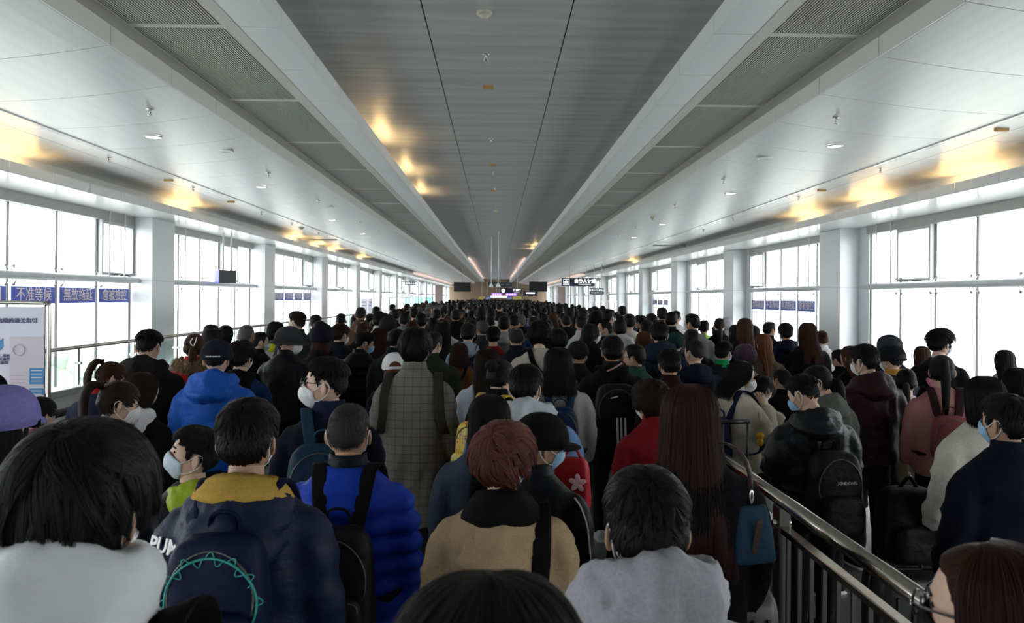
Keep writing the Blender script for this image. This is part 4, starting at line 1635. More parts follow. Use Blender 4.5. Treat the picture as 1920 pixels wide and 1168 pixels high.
person(1728, 648, 8.00, 'woman with straight chestnut hair behind the black cap', 'long', 'brown', tc=(.03, .03, .035))
person(1397, 645, 7.00, 'person with a violet-tinted bowl haircut', 'mop', 'purple', tc=(.10, .09, .08), near=True)
person(1357, 640, 7.75, 'boy with a bright green scarf and blue mask', 'crop', 'black', tc=(.02, .022, .025), head=(-45, -8, 0), mask='s', mc='blue', col=(.01, .22, .07), near=True)
person(1429, 625, 8.00, 'woman with long chestnut hair in a brown coat', 'long', 'rust', tc=(.09, .06, .04), head=(25, 0, 0))
person(1443, 603, 11.01, 'man in black lifting a phone near the right windows', 'crop', 'black', tc=BLK, head=(-40, 0, 0), yaw=-20, pose='up')
person(1412, 609, 10.51, 'woman in a white coat with a red collar', 'mid', 'dark', tc=(.55, .53, .50), hd=(.38, .02, .02), hb=.85)
person(1379, 608, 10.87, 'person in a quilted blue-grey puffer jacket by the right windows', 'mid', 'soft', top='puffer', tc=(.05, .06, .085), tk='nylon', bulk=1.1)
person(1361, 596, 12.57, 'person with a pale grey hood pulled up', 'crop', 'black', tc=(.34, .35, .38), cap='hoodup', cc=(.34, .35, .38))
person(1346, 607, 12.23, 'person in a dark red jacket beside the pale grey hood', 'bob', 'black', tc=(.16, .01, .03))
person(1320, 600, 11.90, 'person with a lime green collar in a black jacket', 'crop', 'black', tc=BLK, hd=(.30, .52, .10), hb=.8, head=(-20, 0, 0))
person(1302, 637, 6.71, 'man with a cropped fade haircut in a deep navy coat, teal bag at his side', 'fade', 'soft', tc=(.010, .016, .034), hd=(.010, .016, .034), bulk=1.08, head=(25, 0, 0), skin=1)
person(1297, 617, 8.27, 'man with a black crop in a dark parka behind the cropped fade haircut', 'crop', 'black', tc=BLK, bulk=1.06)
p = person(1266, 625, 8.63, 'person in a dark green knitted hat', 'buzz', 'black', tc=(.02, .02, .03), cap='beanie', cc=(.010, .060, .055), near=True)
p = person(1237, 604, 7.99, 'man in a navy hooded sweatshirt with black knapsack', 'crop', 'black', tc=(.018, .028, .060), hd=(.018, .028, .060), hb=1.15, bulk=1.1, head=(-15, -6, 0), near=True, skin=1)
backpack(p, 'crumpled black knapsack on the navy sweatshirt', (.010, .010, .012), Wd=.28, Ht=.36, Dp=.14, top=1.16, bulk=1.1)
person(1208, 621, 8.96, 'girl with straight copper hair', 'long', 'rust', tc=BLK, near=True)
person(1213, 600, 9.58, 'man with trimmed sides in black behind the copper hair', 'fade', 'black', tc=BLK, head=(-15, 0, 0))
p = person(1190, 645, 6.59, 'man in glasses and a bottle green jacket turning left', 'crop', 'black', tc=(.028, .085, .062), head=(40, -4, 0), yaw=15, gl=True, skin=2)
# ---- centre
p = person(1148, 630, 6.20, 'man in a black coat with a pink edge at the collar and a backpack', 'crop', 'black', tc=(.010, .010, .012), bulk=1.12, col=(.012, .012, .014), skin=0)
b = backpack(p, 'tall black backpack with three white vertical stripes', (.012, .012, .013), Wd=.38, Ht=.53, Dp=.17, top=1.34, bulk=1.1, pocket=False)
for k in range(3):
    obj('white_stripe', boxm(.016, .006, .225, M_wprint), b, (-.002 + k * .031, -.171, .155), (0, RAD(-2), 0))
obj('logo_slash', boxm(.06, .006, .010, M_wprint), b, (-.03, -.163, .43), (RAD(10), RAD(-14), 0))
obj('pink_edge', MB().sweep(crom([(-.06, -.118, 1.43), (0, -.105, 1.455), (.05, -.07, 1.48), (.078, -.02, 1.49)], 4), .007, .003, m=6).mesh('pink_edge', (cloth((.50, .28, .26)),), True), p)
p = person(1047, 650, 5.31, 'woman with a straight black bob in a grey knit sweater', 'mid', 'black', top='knit', tc=(.26, .25, .24), tk='knit')
backpack(p, 'denim blue backpack on the grey knit sweater', (.016, .035, .085), Wd=.27, Ht=.40, Dp=.14, top=1.30, bulk=1.04, sc_=(.02, .04, .09))
p = person(1084, 641, 7.09, 'man in a black cap and black high-neck coat', 'buzz', 'black', tc=(.014, .014, .018), col=(.014, .014, .018), cap='cap', cc=(.013, .013, .013), mask='s', head=(0, -8, 0), skin=2)
p = person(1012, 602, 7.41, 'man with tousled black hair in a beige sweatshirt', 'fluffy', 'black', top='knit', tc=(.46, .41, .35), tk='cloth', bulk=1.12, head=(-8, -4, 0), near=True, skin=1)
shoulder_strap(p, 'narrow black strap across the beige sweatshirt', BLK, -1, w_=.026, bulk=1.06)
p = person(986, 684, 4.05, 'person in a light denim jacket with a pale grey hood', 'crop', 'black', tc=(.085, .17, .31), tk='denim', hd=(.38, .40, .43), hb=1.12, hz=.02, bulk=1.22, yaw=-6, head=(-10, -12, 0), mask='s', skin=1)
backpack(p, 'black backpack straps over the light denim jacket', BLK, Wd=.24, Ht=.34, Dp=.10, top=1.22, bulk=1.1)
p = person(938, 672, 4.90, 'woman with a black bun in a black top carrying a yellow patterned backpack', 'bun', 'black', tc=BLK, head=(10, -10, 0), skin=1, yaw=-42)
M_yel = mat('yellow_print', (.62, .40, .02), .5)
nt = M_yel.node_tree
tc_ = nt.nodes.new('ShaderNodeTexCoord')
vo = nt.nodes.new('ShaderNodeTexVoronoi')
vo.inputs['Scale'].default_value = 40
vo.inputs['Randomness'].default_value = .35
nt.links.new(tc_.outputs['Object'], vo.inputs['Vector'])
st_ = nt.nodes.new('ShaderNodeMath')
st_.operation = 'LESS_THAN'
st_.inputs[1].default_value = .34
nt.links.new(vo.outputs['Distance'], st_.inputs[0])
hs_ = nt.nodes.new('ShaderNodeHueSaturation')
hs_.inputs['Value'].default_value = .45
nt.links.new(vo.outputs['Color'], hs_.inputs['Color'])
mx_ = nt.nodes.new('ShaderNodeMix')
mx_.data_type = 'RGBA'
mx_.inputs[6].default_value = (.62, .40, .02, 1)
nt.links.new(st_.outputs[0], mx_.inputs[0])
nt.links.new(hs_.outputs[0], mx_.inputs[7])
nt.links.new(mx_.outputs[2], nt.nodes['Principled BSDF'].inputs['Base Color'])
b = backpack(p, 'yellow backpack printed with small round coloured motifs', (.62, .40, .02), Wd=.30, Ht=.42, Dp=.16, top=1.30, sc_=(.62, .40, .02))
for c_ in b.children_recursive:
    if c_.name.split('.')[0] in ('bag_body', 'front_pocket', 'strap', 'handle'):
        c_.material_slots[0].material = M_yel
person(914, 652, 5.75, 'woman with long brown hair in a pale grey sweater', 'long', 'dark', top='knit', tc=(.34, .36, .40), tk='knit', yaw=-4)
person(968, 612, 8.23, 'man with thinning hair in a dark navy coat', 'thin', 'salt', tc=(.012, .015, .026), near=True, skin=1)
person(1046, 616, 7.97, 'man with a black bowl cut in black beside the beige sweatshirt', 'mop', 'black', tc=BLK, near=True)
person(925, 612, 9.26, 'person with short hair in a dark red sweater', 'crop', 'black', top='knit', tc=(.17, .008, .010), near=True)
p = person(878, 606, 8.94, 'man in a pale blue hooded jacket with a slate backpack', 'crop', 'soft', tc=(.24, .28, .36), hd=(.27, .31, .38), near=True, yaw=-8)
backpack(p, 'slate grey backpack on the pale blue hooded jacket', (.022, .028, .045), Wd=.29, Ht=.40, Dp=.14, top=1.28)
p = person(861, 642, 8.00, 'person in a rust brown coat with bobbed dark red hair', 'bob', 'auburn', tc=(.15, .062, .022), near=True)
shoulder_strap(p, 'thin black strap over the rust brown coat', BLK, 1, w_=.018)
person(829, 602, 9.40, 'woman with a smooth dark bob in a charcoal coat', 'bob', 'soft', tc=(.03, .032, .038), near=True)
person(812, 622, 7.20, 'person in a dark olive jacket, arm bent, beside the plaid blazer', 'crop', 'black', tc=(.030, .038, .022), head=(-30, -8, 0), bulk=1.1, pose='half')
p = person(779, 617, 5.01, 'man in a grey plaid blazer with bowl-cut black hair', 'bowl', 'black', top='coat', tc=(.20, .185, .17), tk='plaid', bulk=.98, head=(-8, 0, 0), mask='s', skin=1, col=(.18, .165, .15))
b = empty('front_pack', local(p, 0, .17, .95), p.rotation_euler.z, p.scale.x)
tag(b, 'dark backpack worn on the chest of the plaid blazer, straps over both shoulders', 'backpack')
obj('bag_body', bag_body(.28, .38, .14), b, (0, .14, .0), m=cloth(BLK, 'nylon'))
for sd in (-1, 1):
    P = [(.10, .15, 1.28), (.135, .11, 1.40), (.150, .02, 1.432), (.160, -.075, 1.405), (.172, -.145, 1.31), (.180, -.150, 1.18), (.20, -.10, 1.08), (.21, .0, 1.05), (.15, .15, 1.05)]
    obj('strap', MB().sweep(crom([(sd * x, y - .17, z - .95) for x, y, z in P], 4), .028, .007, side=(1, 0, 0), m=8, e=.5).mesh('strap', (cloth((.05, .045, .04)),), True), b)
person(740, 666, 6.40, 'woman in a white baseball cap with brown hair', 'mid', 'rust', tc=DNAVY, cap='cap', cc=(.68, .68, .70), head=(10, -10, 0))
# ---- left middle
p = person(407, 639, 5.40, 'man in a cobalt blue rain jacket and dark navy cap', 'buzz', 'black', tc=(.012, .095, .44), tk='nylon', hd=(.012, .095, .44), hb=1.15, bulk=1.16, cap='cap', cc=(.014, .018, .030), head=(4, -6, 0), skin=1)
obj('lettering', text_mesh('UNDER ARMOUR', .013, M_wprint, .0003), p, tuple(PIV + HC + np.array((.02, -.130, .035))), (RAD(-6), 0, RAD(8)))
p = person(452, 640, 6.00, 'man with ruffled black hair in a dark blue jacket behind the navy cap', 'spiky', 'black', tc=(.012, .035, .11), hd=BLK, head=(-12, 0, 0), mask='s', near=True, skin=1)
b = backpack(p, 'black backpack with orange trim on the dark blue jacket', (.014, .012, .014), (.02, .012, .012), Wd=.29, Ht=.44, Dp=.15, top=1.30)
M_or = mat('orange_trim', (.75, .10, .02), .5)
obj('orange_trim', MB().sweep(crom([(-.12, -.13, .36), (-.06, -.145, .40), (.05, -.145, .405), (.12, -.13, .37)], 4), .008, .004, m=6).mesh('orange_trim', (M_or,), True), b)
obj('orange_pull', boxm(.02, .012, .05, M_or), b, (.08, -.16, .12))
person(279, 619, 5.90, 'man in a dark brown hooded sweatshirt by the left railing', 'fade', 'black', tc=(.022, .017, .016), hd=(.024, .019, .018), hb=1.15, bulk=1.16, head=(0, -12, 0), skin=1)
p = person(365, 624, 6.50, 'woman in a scarlet coat with a fur-trimmed hood', 'low', 'brown', tc=(.40, .012, .015), head=(15, -10, 0), near=True, bulk=1.1)
q = MB()
n_ = 40
th_ = np.linspace(RAD(60), RAD(300), n_)
obj('fur_trim', MB().sweep(np.stack([.125 * np.sin(th_), -.03 + .115 * np.cos(th_), 1.45 + .02 * np.cos(th_)], -1) + .008 * np.random.default_rng(3).normal(size=(n_, 3)), .042 + .010 * np.sin(np.arange(n_) * 2.1), m=10).mesh('fur_trim', (cloth((.24, .17, .10), 'fuzzy'),), True), p)
g_ = np.random.default_rng(8)
nf = 2600
ta = g_.uniform(RAD(58), RAD(302), nf)
cen = np.stack([.125 * np.sin(ta), -.03 + .115 * np.cos(ta), 1.45 + .02 * np.cos(ta)], -1)
dv = g_.normal(size=(nf, 3))
dv /= np.linalg.norm(dv, axis=1)[:, None]
fur = np.stack([cen + dv * (.030 + .040 * t) + np.array((0, 0, -.012)) * t ** 2 for t in (0, .33, .67, 1)], 1)
fc_ = curves_data(fur, .0016, .0004)
obj('fur_hairs', fc_, p.children[[c.name.split('.')[0] for c in p.children].index('fur_trim')], m=mat('fur_strand', (.30, .21, .12), .7))
obj('hair_clip', MB().sweep(crom([(.0, -.118, .20), (-.02, -.124, .16), (.005, -.126, .13), (.02, -.124, .16), (.03, -.118, .205)], 4), .005, m=6).mesh('hair_clip', (M_wprint,), True), p, tuple(PIV), head_rot((15, -10, 0)))
p = person(207, 676, 5.30, 'girl with a high brown ponytail and red scarf in a navy sweatshirt', 'high', 'brown', top='knit', tc=(.018, .024, .055), head=(-30, -25, 0), yaw=-15, col=(.32, .012, .02), bulk=1.08, skin=1)
person(222, 712, 3.85, 'woman with a low dark ponytail and white mask in a red and white jacket', 'pony', 'dark', tc=(.46, .012, .018), head=(-34, -14, 0), yaw=-14, mask='s', hd=(.55, .55, .55), hb=.95, skin=1)
person(268, 698, 4.48, 'woman with loose brown hair in a black jacket with a white hood', 'wavy', 'dark', tc=BLK, head=(-15, -22, 0), hd=(.62, .62, .65), hb=1.1, yaw=-8)
p = person(8, 734, 3.00, 'woman in a lavender baseball cap at the left edge', 'long', 'black', top='knit', tc=(.16, .15, .14), cap='cap', cc=(.20, .18, .44), skin=1)
p = person(74, 742, 4.20, 'little girl with a red and silver hair clip and pigtail', 'low', 'black', tc=(.34, .16, .22), head=(-20, 0, 0), skin=1)
obj('hair_clip', MB().ball((0, 0, 0), (.022, .006, .012), 8, 6).mesh('hair_clip', (mat('red_clip', (.6, .03, .03), .4),)), p, tuple(PIV + np.array((.03, -.095, .16))))
person(-20, 700, 4.60, 'person with black hair cut off by the left edge behind the lavender cap', 'bob', 'black', tc=(.03, .03, .03))
p = person(541, 614, 7.30, 'man in a grey bucket hat and pointed white respirator', 'buzz', 'black', tc=(.014, .015, .019), tk='nylon', cap='bucket', cc=(.050, .052, .056), head=(-58, -4, 0), yaw=-12, mask='n', gl=True, bulk=1.08, skin=1, col=BLK, near=True)
person(462, 607, 8.20, 'grey-haired man in a black jacket behind the navy cap', 'buzz', 'grey', tc=BLK, bulk=1.08)
person(488, 622, 8.60, 'person with black hair and a green mask beside the grey-haired man', 'crop', 'black', tc=BLK, head=(-55, -6, 0), mask='s', mc='pale')
person(396, 608, 9.20, 'man with a black crop behind the scarlet coat', 'crop', 'black', tc=NAVY, head=(-25, -6, 0))
person(423, 609, 9.60, 'person with a dark bob beside the left railing', 'bob', 'black', tc=BLK)
person(517, 602, 9.70, 'woman in a pale coat with a bright yellow scarf', 'mid', 'black', tc=(.40, .40, .38), col=(.55, .55, .03), hd=(.55, .55, .03), hb=.85, near=True)
person(557, 584, 9.40, 'tall man in a charcoal overcoat looking left by the railing', 'fade', 'dark', tc=(.040, .042, .048), head=(48, 0, 0), yaw=8, mask='s', skin=1, col=(.04, .042, .048), near=True)
person(604, 611, 7.86, 'woman in a dark hat with white motifs over wine-brown hair', 'bob', 'auburn', tc=BLK, hd=BLK, cap='beanie', cc=(.014, .014, .028), near=True)
person(638, 607, 8.46, 'heavyset man in a navy coat', 'crop', 'dark', tc=(.010, .014, .026), head=(-30, -10, 0), mask='s', bulk=1.15, near=True, skin=1)
person(684, 622, 8.14, 'person in a black puffer looking down right in a blue mask', 'crop', 'black', top='puffer', tc=BLK, tk='nylon', head=(-48, -20, 0), yaw=-15, mask='s', mc='blue', near=True)
person(712, 614, 8.90, 'woman with long wine-brown hair left of the plaid blazer', 'long', 'auburn', tc=(.3, .3, .32), near=True)
person(744, 615, 7.85, 'man with black hair and white mask loop in a dark jacket with grey shoulders', 'tight', 'black', tc=(.02, .022, .025), head=(-40, -10, 0), mask='s', near=True)
person(592, 590, 11.20, 'man with a black flat-top by the left railing', 'fade', 'black', tc=BLK, head=(0, 0, 0))
person(600, 601, 10.20, 'woman with straight brown hair beside the charcoal overcoat', 'long', 'dark', tc=BLK)
person(711, 584, 11.00, 'man in a white patterned shirt with a black crop', 'crop', 'black', tc=(.45, .43, .38), near=True)
person(728, 594, 9.76, 'man in a charcoal knit hat', 'buzz', 'black', tc=(.06, .06, .065), cap='beanie', cc=(.022, .024, .028))
person(679, 601, 10.04, 'person with reddish brown thinning hair', 'thin', 'auburn', tc=BLK)
person(790, 587, 11.20, 'man in a black jacket with a tan line on the collar', 'crop', 'black', tc=BLK, hd=BLK)
person(773, 600, 10.40, 'woman with rounded dark brown hair in the left half of the crowd', 'bob', 'auburn', tc=BLK)
person(1117, 582, 12.08, 'man with a fluffy black mop in a black printed jacket', 'mop', 'black', tc=BLK, near=True)
person(1090, 592, 10.60, 'man with clipped sides in a white collar', 'fade', 'black', tc=(.5, .5, .52))
person(1133, 600, 9.77, 'man with a black buzz cut facing left in a white mask', 'buzz', 'black', tc=BLK, head=(65, 0, 0), yaw=20, mask='n', near=True, skin=2)
person(1162, 598, 9.30, 'man in a pale grey hood and tan jacket', 'crop', 'black', tc=(.28, .20, .12), hd=(.46, .46, .48), hb=1.2, bulk=1.1)
person(1142, 579, 11.72, 'man with a black crop and mask in a grey jacket looking right', 'crop', 'black', tc=(.22, .23, .24), head=(-45, 0, 0), mask='s')
person(1108, 606, 8.60, 'woman in black with a white mask looking right', 'bob', 'black', tc=BLK, head=(-60, 0, 0), mask='s')
person(1180, 588, 11.00, 'person with a cream fur collar on a black coat', 'crop', 'black', tc=BLK, hd=(.5, .48, .42), hb=.9)
person(945, 592, 10.51, 'person in a grey hooded jacket with a lime edge', 'crop', 'black', tc=(.18, .18, .19), hd=(.22, .22, .23))
person(905, 600, 10.19, 'person with swept black hair in a slate jacket', 'crop', 'salt', tc=(.03, .036, .045), head=(20, 0, 0))
person(964, 590, 11.00, 'man with a black fade in a blue-collared jacket', 'fade', 'black', tc=(.02, .05, .12), head=(0, -8, 0))
person(1000, 590, 11.60, 'man with a bald crown and white headphones', 'thin', 'soft', tc=(.04, .04, .045))
person(921, 577, 14.50, 'person with black hair in a white hooded top with yellow hem', 'crop', 'black', tc=(.5, .5, .5), hd=(.55, .55, .55))
person(1255, 655, 5.76, 'man in a maroon-black coat right of the bottle green jacket', 'crop', 'black', tc=(.03, .014, .014), head=(0, -12, 0))

# ================================================================== fixtures of the hall
def fixture_line(x0, x1, y, z0, z1, r, m, name='rod', parent=None):
    return obj(name, MB().sweep([(x0, y, z0), (x1, y, z1)], r, m=8).mesh(name, (m,), True), parent)


# ---- railings
M_rub = mat('rubber_handrail', (.03, .03, .03), .5)
M_gl2 = glass_mat('balustrade_glass', (.88, .95, .94), .07)
M_kerb = mat('kerb_stone', (.55, .57, .56), .5)


def balustrade(name, x, y0, y1, h, r, mrail, label, step=1.75, kerb=0.0, fence=True):
    o = empty(name, (x, y0, 0))
    tag(o, label, 'railing')
    obj('handrail', MB().sweep([(0, 0, h), (0, y1 - y0, h)], r, r * .8, side=(1, 0, 0), m=12).mesh('handrail', (mrail,), True), o)
    n = int((y1 - y0) / step)
    if kerb:
        obj('kerb', MB().box(-.14, .14, 0, y1 - y0, 0, kerb - .09).mesh('kerb', (M_white,)), o)
        obj('kerb_cap', MB().cham(-.16, .16, 0, y1 - y0, kerb - .09, kerb, .01).mesh('kerb_cap', (M_kerb,)), o)
    pm = boxm(.05, .05, h - kerb, M_steel)
    gm = boxm(.012, step - .08, h - kerb - .14, M_gl2)
    cl = boxm(.12, .05, .035, M_steel)
    for k in range(n + 1):
        p_ = obj('post', pm, o, (0, k * step, (h + kerb) / 2))
        if k * step < 20:
            obj('glass_clamp', cl, p_, (0, 0, (h - kerb) * .08))
        if k < n:
            obj('glass_panel', gm, o, (0, (k + .5) * step, (h + kerb) / 2 - .02))


balustrade('railing', -6.2, 2.75, 58, 1.165, .038, M_steel, 'steel handrail on glass panels along the left windows', kerb=.61)
balustrade('railing', -3.62, 6.3, 55, .96, .04, M_rub, 'dark handrail on glass beside the left moving walkway')
balustrade('railing', 5.35, 3.0, 55, 1.0, .04, M_rub, 'dark handrail on glass beside the right moving walkway')
M_sr = mat('polished_steel', (.42, .38, .33), .16, 1.0, bump=((90, 3, 90), .03))
rl = empty('steel_railing', (1.26, 1.3, 0))
tag(rl, 'polished steel queue railing with upright bars dividing the crowd', 'railing')
L_ = 5.0
obj('handrail', MB().sweep([(0, 0, 1.07), (0, L_, 1.07)], .030, m=16).mesh('handrail', (M_sr,), True), rl)
obj('lower_rail', MB().cham(-.022, .022, 0, L_, .935, .965, .004).mesh('lower_rail', (M_sr,)), rl)
obj('bottom_rail', MB().cham(-.02, .02, 0, L_, .10, .13, .004).mesh('bottom_rail', (M_sr,)), rl)
M_bar = mat('dark_steel', (.10, .095, .09), .35, .9)
for k in range(41):
    yy = .05 + k * .12
    obj('bar', boxm(.016, .016, .80, M_bar), rl, (0, yy, .535))
for yy in (.45, 2.05, 3.65, 4.95):
    p_ = obj('post', boxm(.055, .075, 1.05, M_bar, .006), rl, (0, yy, .525))
    obj('post_bracket', MB().disc((0, 0, 0), .02, .075, 12, 0).mesh('post_bracket', (M_sr,), True), p_, (0, 0, .44))

# ---- notice board at the left
M_board = mat('board_face', (.78, .77, .90), .35)
M_bprint = mat('board_ink', (.10, .10, .22), .6)
M_bblue = mat('board_blue', (.06, .28, .62), .5)
M_bpaper = mat('board_paper', (.72, .66, .74), .5)
bp_ = at(85, 568, 5.75)
bw, bh = .98, bp_.z - .12
nb = empty('notice_board', (bp_.x - bw / 2, 5.75, 0))
nb.rotation_euler.z = RAD(6)
tag(nb, 'standing notice board with Chinese text and blue boxes in a rounded metal frame', 'board')
fx = bw / 2
obj('frame', MB().sweep(crom([(-fx, 0, .02), (-fx, 0, .5), (-fx, 0, bp_.z - .12), (-fx + .02, 0, bp_.z - .02), (-fx + .1, 0, bp_.z), (fx - .1, 0, bp_.z), (fx - .02, 0, bp_.z - .02), (fx, 0, bp_.z - .12), (fx, 0, .5), (fx, 0, .02)], 5), .016, m=8).mesh('frame', (M_steel,), True), nb)
obj('panel', boxm(bw - .05, .02, bp_.z - .17, M_board), nb, (0, 0, (bp_.z - .03 + .14) / 2))
for sd in (-1, 1):
    obj('foot', boxm(.06, .45, .03, M_steel, .005), nb, (sd * fx, 0, .015))
zt_ = bp_.z
obj('lettering', text_mesh('圳海关关于旅客进出境的通关指引', .040, M_bprint, .0006), nb, (.115, -.013, zt_ - .135))
obj('arrow_mark', MB().add([(-.02, 0, .05), (0, 0, .03), (.02, 0, .05), (.02, 0, -.02), (0, 0, -.045), (-.02, 0, -.02)], [(0, 1, 2, 3, 4, 5)]).mesh('arrow_mark', (M_bblue,)), nb, (.16, -.0125, zt_ - .31))
obj('lettering', text_mesh('扫描二维码\n入海关旅客\n通关服务', .026, M_bprint, .0003), nb, (.165, -.013, zt_ - .42))
obj('code_frame', boxm(.24, .004, .22, M_bpaper), nb, (.345, -.012, zt_ - .36))
obj('emblem', MB().sweep(np.stack([.04 * np.cos(np.arange(24) / 24 * 6.2832), np.zeros(24), .04 * np.sin(np.arange(24) / 24 * 6.2832)], -1), .004, m=4, loop=True).mesh('emblem', (mat('emblem_tint', (.55, .48, .60), .6),)), nb, (.29, -.016, zt_ - .35))
obj('paper_sheet', boxm(.24, .004, .34, M_bpaper), nb, (.345, -.012, zt_ - .64))
for k in range(9):
    obj('printed_line', boxm(.10 if k < 6 else .19, .003, .004, mat('line_tint', (.60, .42, .48), .6)), nb, (.285 if k < 6 else .33, -.015, zt_ - .54 - k * .027))
for (zz, hh) in ((.545, .12), (.66, .05), (.735, .05)):
    bb = obj('blue_box', boxm(.10, .004, hh, M_bblue), nb, (.415, -.015, zt_ - zz))
    for k in range(int(hh / .025)):
        obj('printed_line', boxm(.075, .002, .006, M_wprint), bb, (0, -.003, hh / 2 - .018 - k * .026))

# ---- blue slogan strips on the glass
M_slog = mat('banner_blue', (.10, .13, .55), .5)
M_slt = mat('banner_letters', (.95, .84, .80), .5)
TX = ['禁區範圍', '不准等候', '無故拖延', '會被檢控']
WHERE = {'不准等候': 'reading do-not-wait characters', '無故拖延': 'reading no-delay characters', '會被檢控': 'reading prosecution characters', '禁區範圍': 'reading restricted-area characters'}


def slogans(s, k, zc, which, sidew):
    win = BAY[(s, k)]
    y0 = win.location.y
    W_ = 6.13 if s < 0 else 5.70
    pw_ = W_ / 5
    for j, t in which:
        o = obj('slogan_strip', boxm(pw_ - .12, .006, .26, M_slog), None, (win.location.x - s * .02, y0 + (j + .5) * pw_, zc), (0, 0, RAD(-90 if s > 0 else 90)))
        tag(o, 'blue strip with lettering %s on the %s' % (WHERE[t], sidew), 'banner')
        obj('lettering', text_mesh(t, .225, M_slt, .0), o, (0, -.007, .0))


slogans(-1, -1, 1.93, [(1, TX[0]), (2, TX[1]), (3, TX[2]), (4, TX[3])], 'nearest left window')
slogans(-1, 1, 1.93, [(1, TX[0]), (2, TX[1]), (3, TX[2]), (4, TX[3])], 'third left window')
slogans(1, 0, 1.80, [(4, TX[0]), (3, TX[1]), (2, TX[2]), (1, TX[3])], 'right window past the first column')
slogans(1, 2, 1.80, [(4, TX[0]), (3, TX[1]), (2, TX[2])], 'right window past the third column')


# ---- hanging signs and screens
def hang(name, cat, px0, py0, px1, py1, d, label, m, ztop, th=.12, rods=(.25, .75), rm=None):
    a, b = at(px0, py0, d), at(px1, py1, d)
    W_, H_ = b.x - a.x, a.z - b.z
    o = empty(name, ((a.x + b.x) / 2, d, b.z))
    tag(o, label, cat)
    o['w'], o['h'] = W_, H_
    obj('panel', boxm(W_, th, H_, m, .01), o, (0, 0, H_ / 2))
    for r in rods:
        obj('hanger', MB().sweep([((r - .5) * W_, 0, H_), ((r - .5) * W_, 0, ztop - b.z)], .02, m=6).mesh('hanger', (rm or M_tube,), True), o)
    return o, W_, H_, th


def write(o, t, x, z, size, th, m=None, bold=0.0):
    W_, H_ = o['w'], o['h']
    obj('lettering', text_mesh(t, size, m or M_wlit, bold), o, (x * W_, -th / 2 - .004, z * H_))


o, W_, H_, th = hang('walkway_sign', 'sign', 1053, 521, 1115, 537, 44, 'large navy hanging sign with a walkway pictogram, right side', M_navy, 3.80)
ic = obj('pictogram', boxm(H_ * .74, .01, H_ * .74, M_wlit, .003), o, (-W_ * .36, -th / 2 - .006, H_ / 2))
obj('pictogram_ground', boxm(H_ * .62, .01, H_ * .62, M_navy), ic, (0, -.004, 0))
obj('pictogram_bar', boxm(H_ * .52, .01, H_ * .07, M_wlit), ic, (0, -.008, -H_ * .2))
obj('pictogram_base', boxm(H_ * .44, .01, H_ * .16, M_wlit), ic, (0, -.008, -.0))
obj('pictogram_figure', boxm(H_ * .16, .01, H_ * .14, M_wlit), ic, (0, -.008, H_ * .13))
write(o, '自动人行道', .20, .60, H_ * .52, th, bold=.012)
write(o, 'Moving Walkway', .20, .24, H_ * .22, th)
o, W_, H_, th = hang('walkway_sign', 'sign', 1106, 540, 1132, 552, 42, 'small dark hanging sign below the walkway sign, right side', mat('sign_slate', (.03, .04, .06), .4), 3.80, rods=(.3, .85))
write(o, '自动人行道终止', 0, .62, H_ * .36, th)
write(o, 'Moving walkway ends', 0, .25, H_ * .2, th)
o, W_, H_, th = hang('walkway_sign', 'sign', 754, 528, 781, 535, 52, 'slim navy hanging sign before the left windows', M_navy, 3.80)
write(o, '自动人行道', .15, .5, H_ * .62, th, bold=.006)
obj('pictogram', boxm(H_ * .7, .01, H_ * .7, M_wlit), o, (-W_ * .38, -th / 2 - .006, H_ / 2))
for px, n in (((851, 529, 883, 547), 'left'), ((992, 528, 1026, 547), 'right')):
    o, W_, H_, th = hang('television', 'television', *px, 54, 'black flat television hanging %s of the centre signs' % n, M_black, 4.17, rods=(.5,))
    obj('screen', boxm(W_ * .95, .01, H_ * .92, mat('screen_black', (.006, .006, .007), .12)), o, (0, -th / 2 - .002, H_ / 2))
o, W_, H_, th = hang('direction_sign', 'sign', 915, 529, 960, 538.5, 50, 'wide dark grey hanging sign over the centre', mat('sign_grey', (.035, .045, .06), .4), 4.62, rods=(.12, .5, .9))
for k in range(4):
    obj('printed_line', boxm(W_ * (.12 + .05 * (k % 2)), .008, H_ * .10, mat('dim_print', (.3, .32, .34), .5)), o, ((-.38 + .24 * k) * W_, -th / 2 - .004, H_ * (.55 if k % 2 else .5)))
o, W_, H_, th = hang('direction_sign', 'sign', 938, 540, 978, 550, 58, 'navy hanging sign with a white round pictogram', M_navy, 4.62, rods=(.8,))
obj('pictogram', MB().disc((0, 0, 0), H_ * .38, .02, 20, 1).mesh('pictogram', (M_wlit,)), o, (-W_ * .36, -th / 2 - .006, H_ / 2))
write(o, '往香港', .28, .6, H_ * .48, th, bold=.012)
write(o, 'To Hong Kong', .28, .2, H_ * .2, th)
o, W_, H_, th = hang('direction_sign', 'sign', 981, 546, 1008, 555, 66, 'dark hanging sign with a white line of text below the right television', M_navy, 4.17, rods=(.5,))
obj('printed_line', boxm(W_ * .6, .01, H_ * .28, M_wlit), o, (0, -th / 2 - .006, H_ * .62))
o, W_, H_, th = hang('wall_screen', 'screen', 407.5, 507, 439, 531, 18.4, 'dark box screen with blue side hanging before the second left window', mat('screen_box', (.035, .038, .045), .4), 3.43, th=.30, rods=(.35, .82))
o.rotation_euler.z = RAD(38)
obj('blue_side', boxm(.012, .30, H_, mat('blue_side', (.02, .04, .42), .4)), o, (-W_ / 2 - .006, 0, H_ / 2))
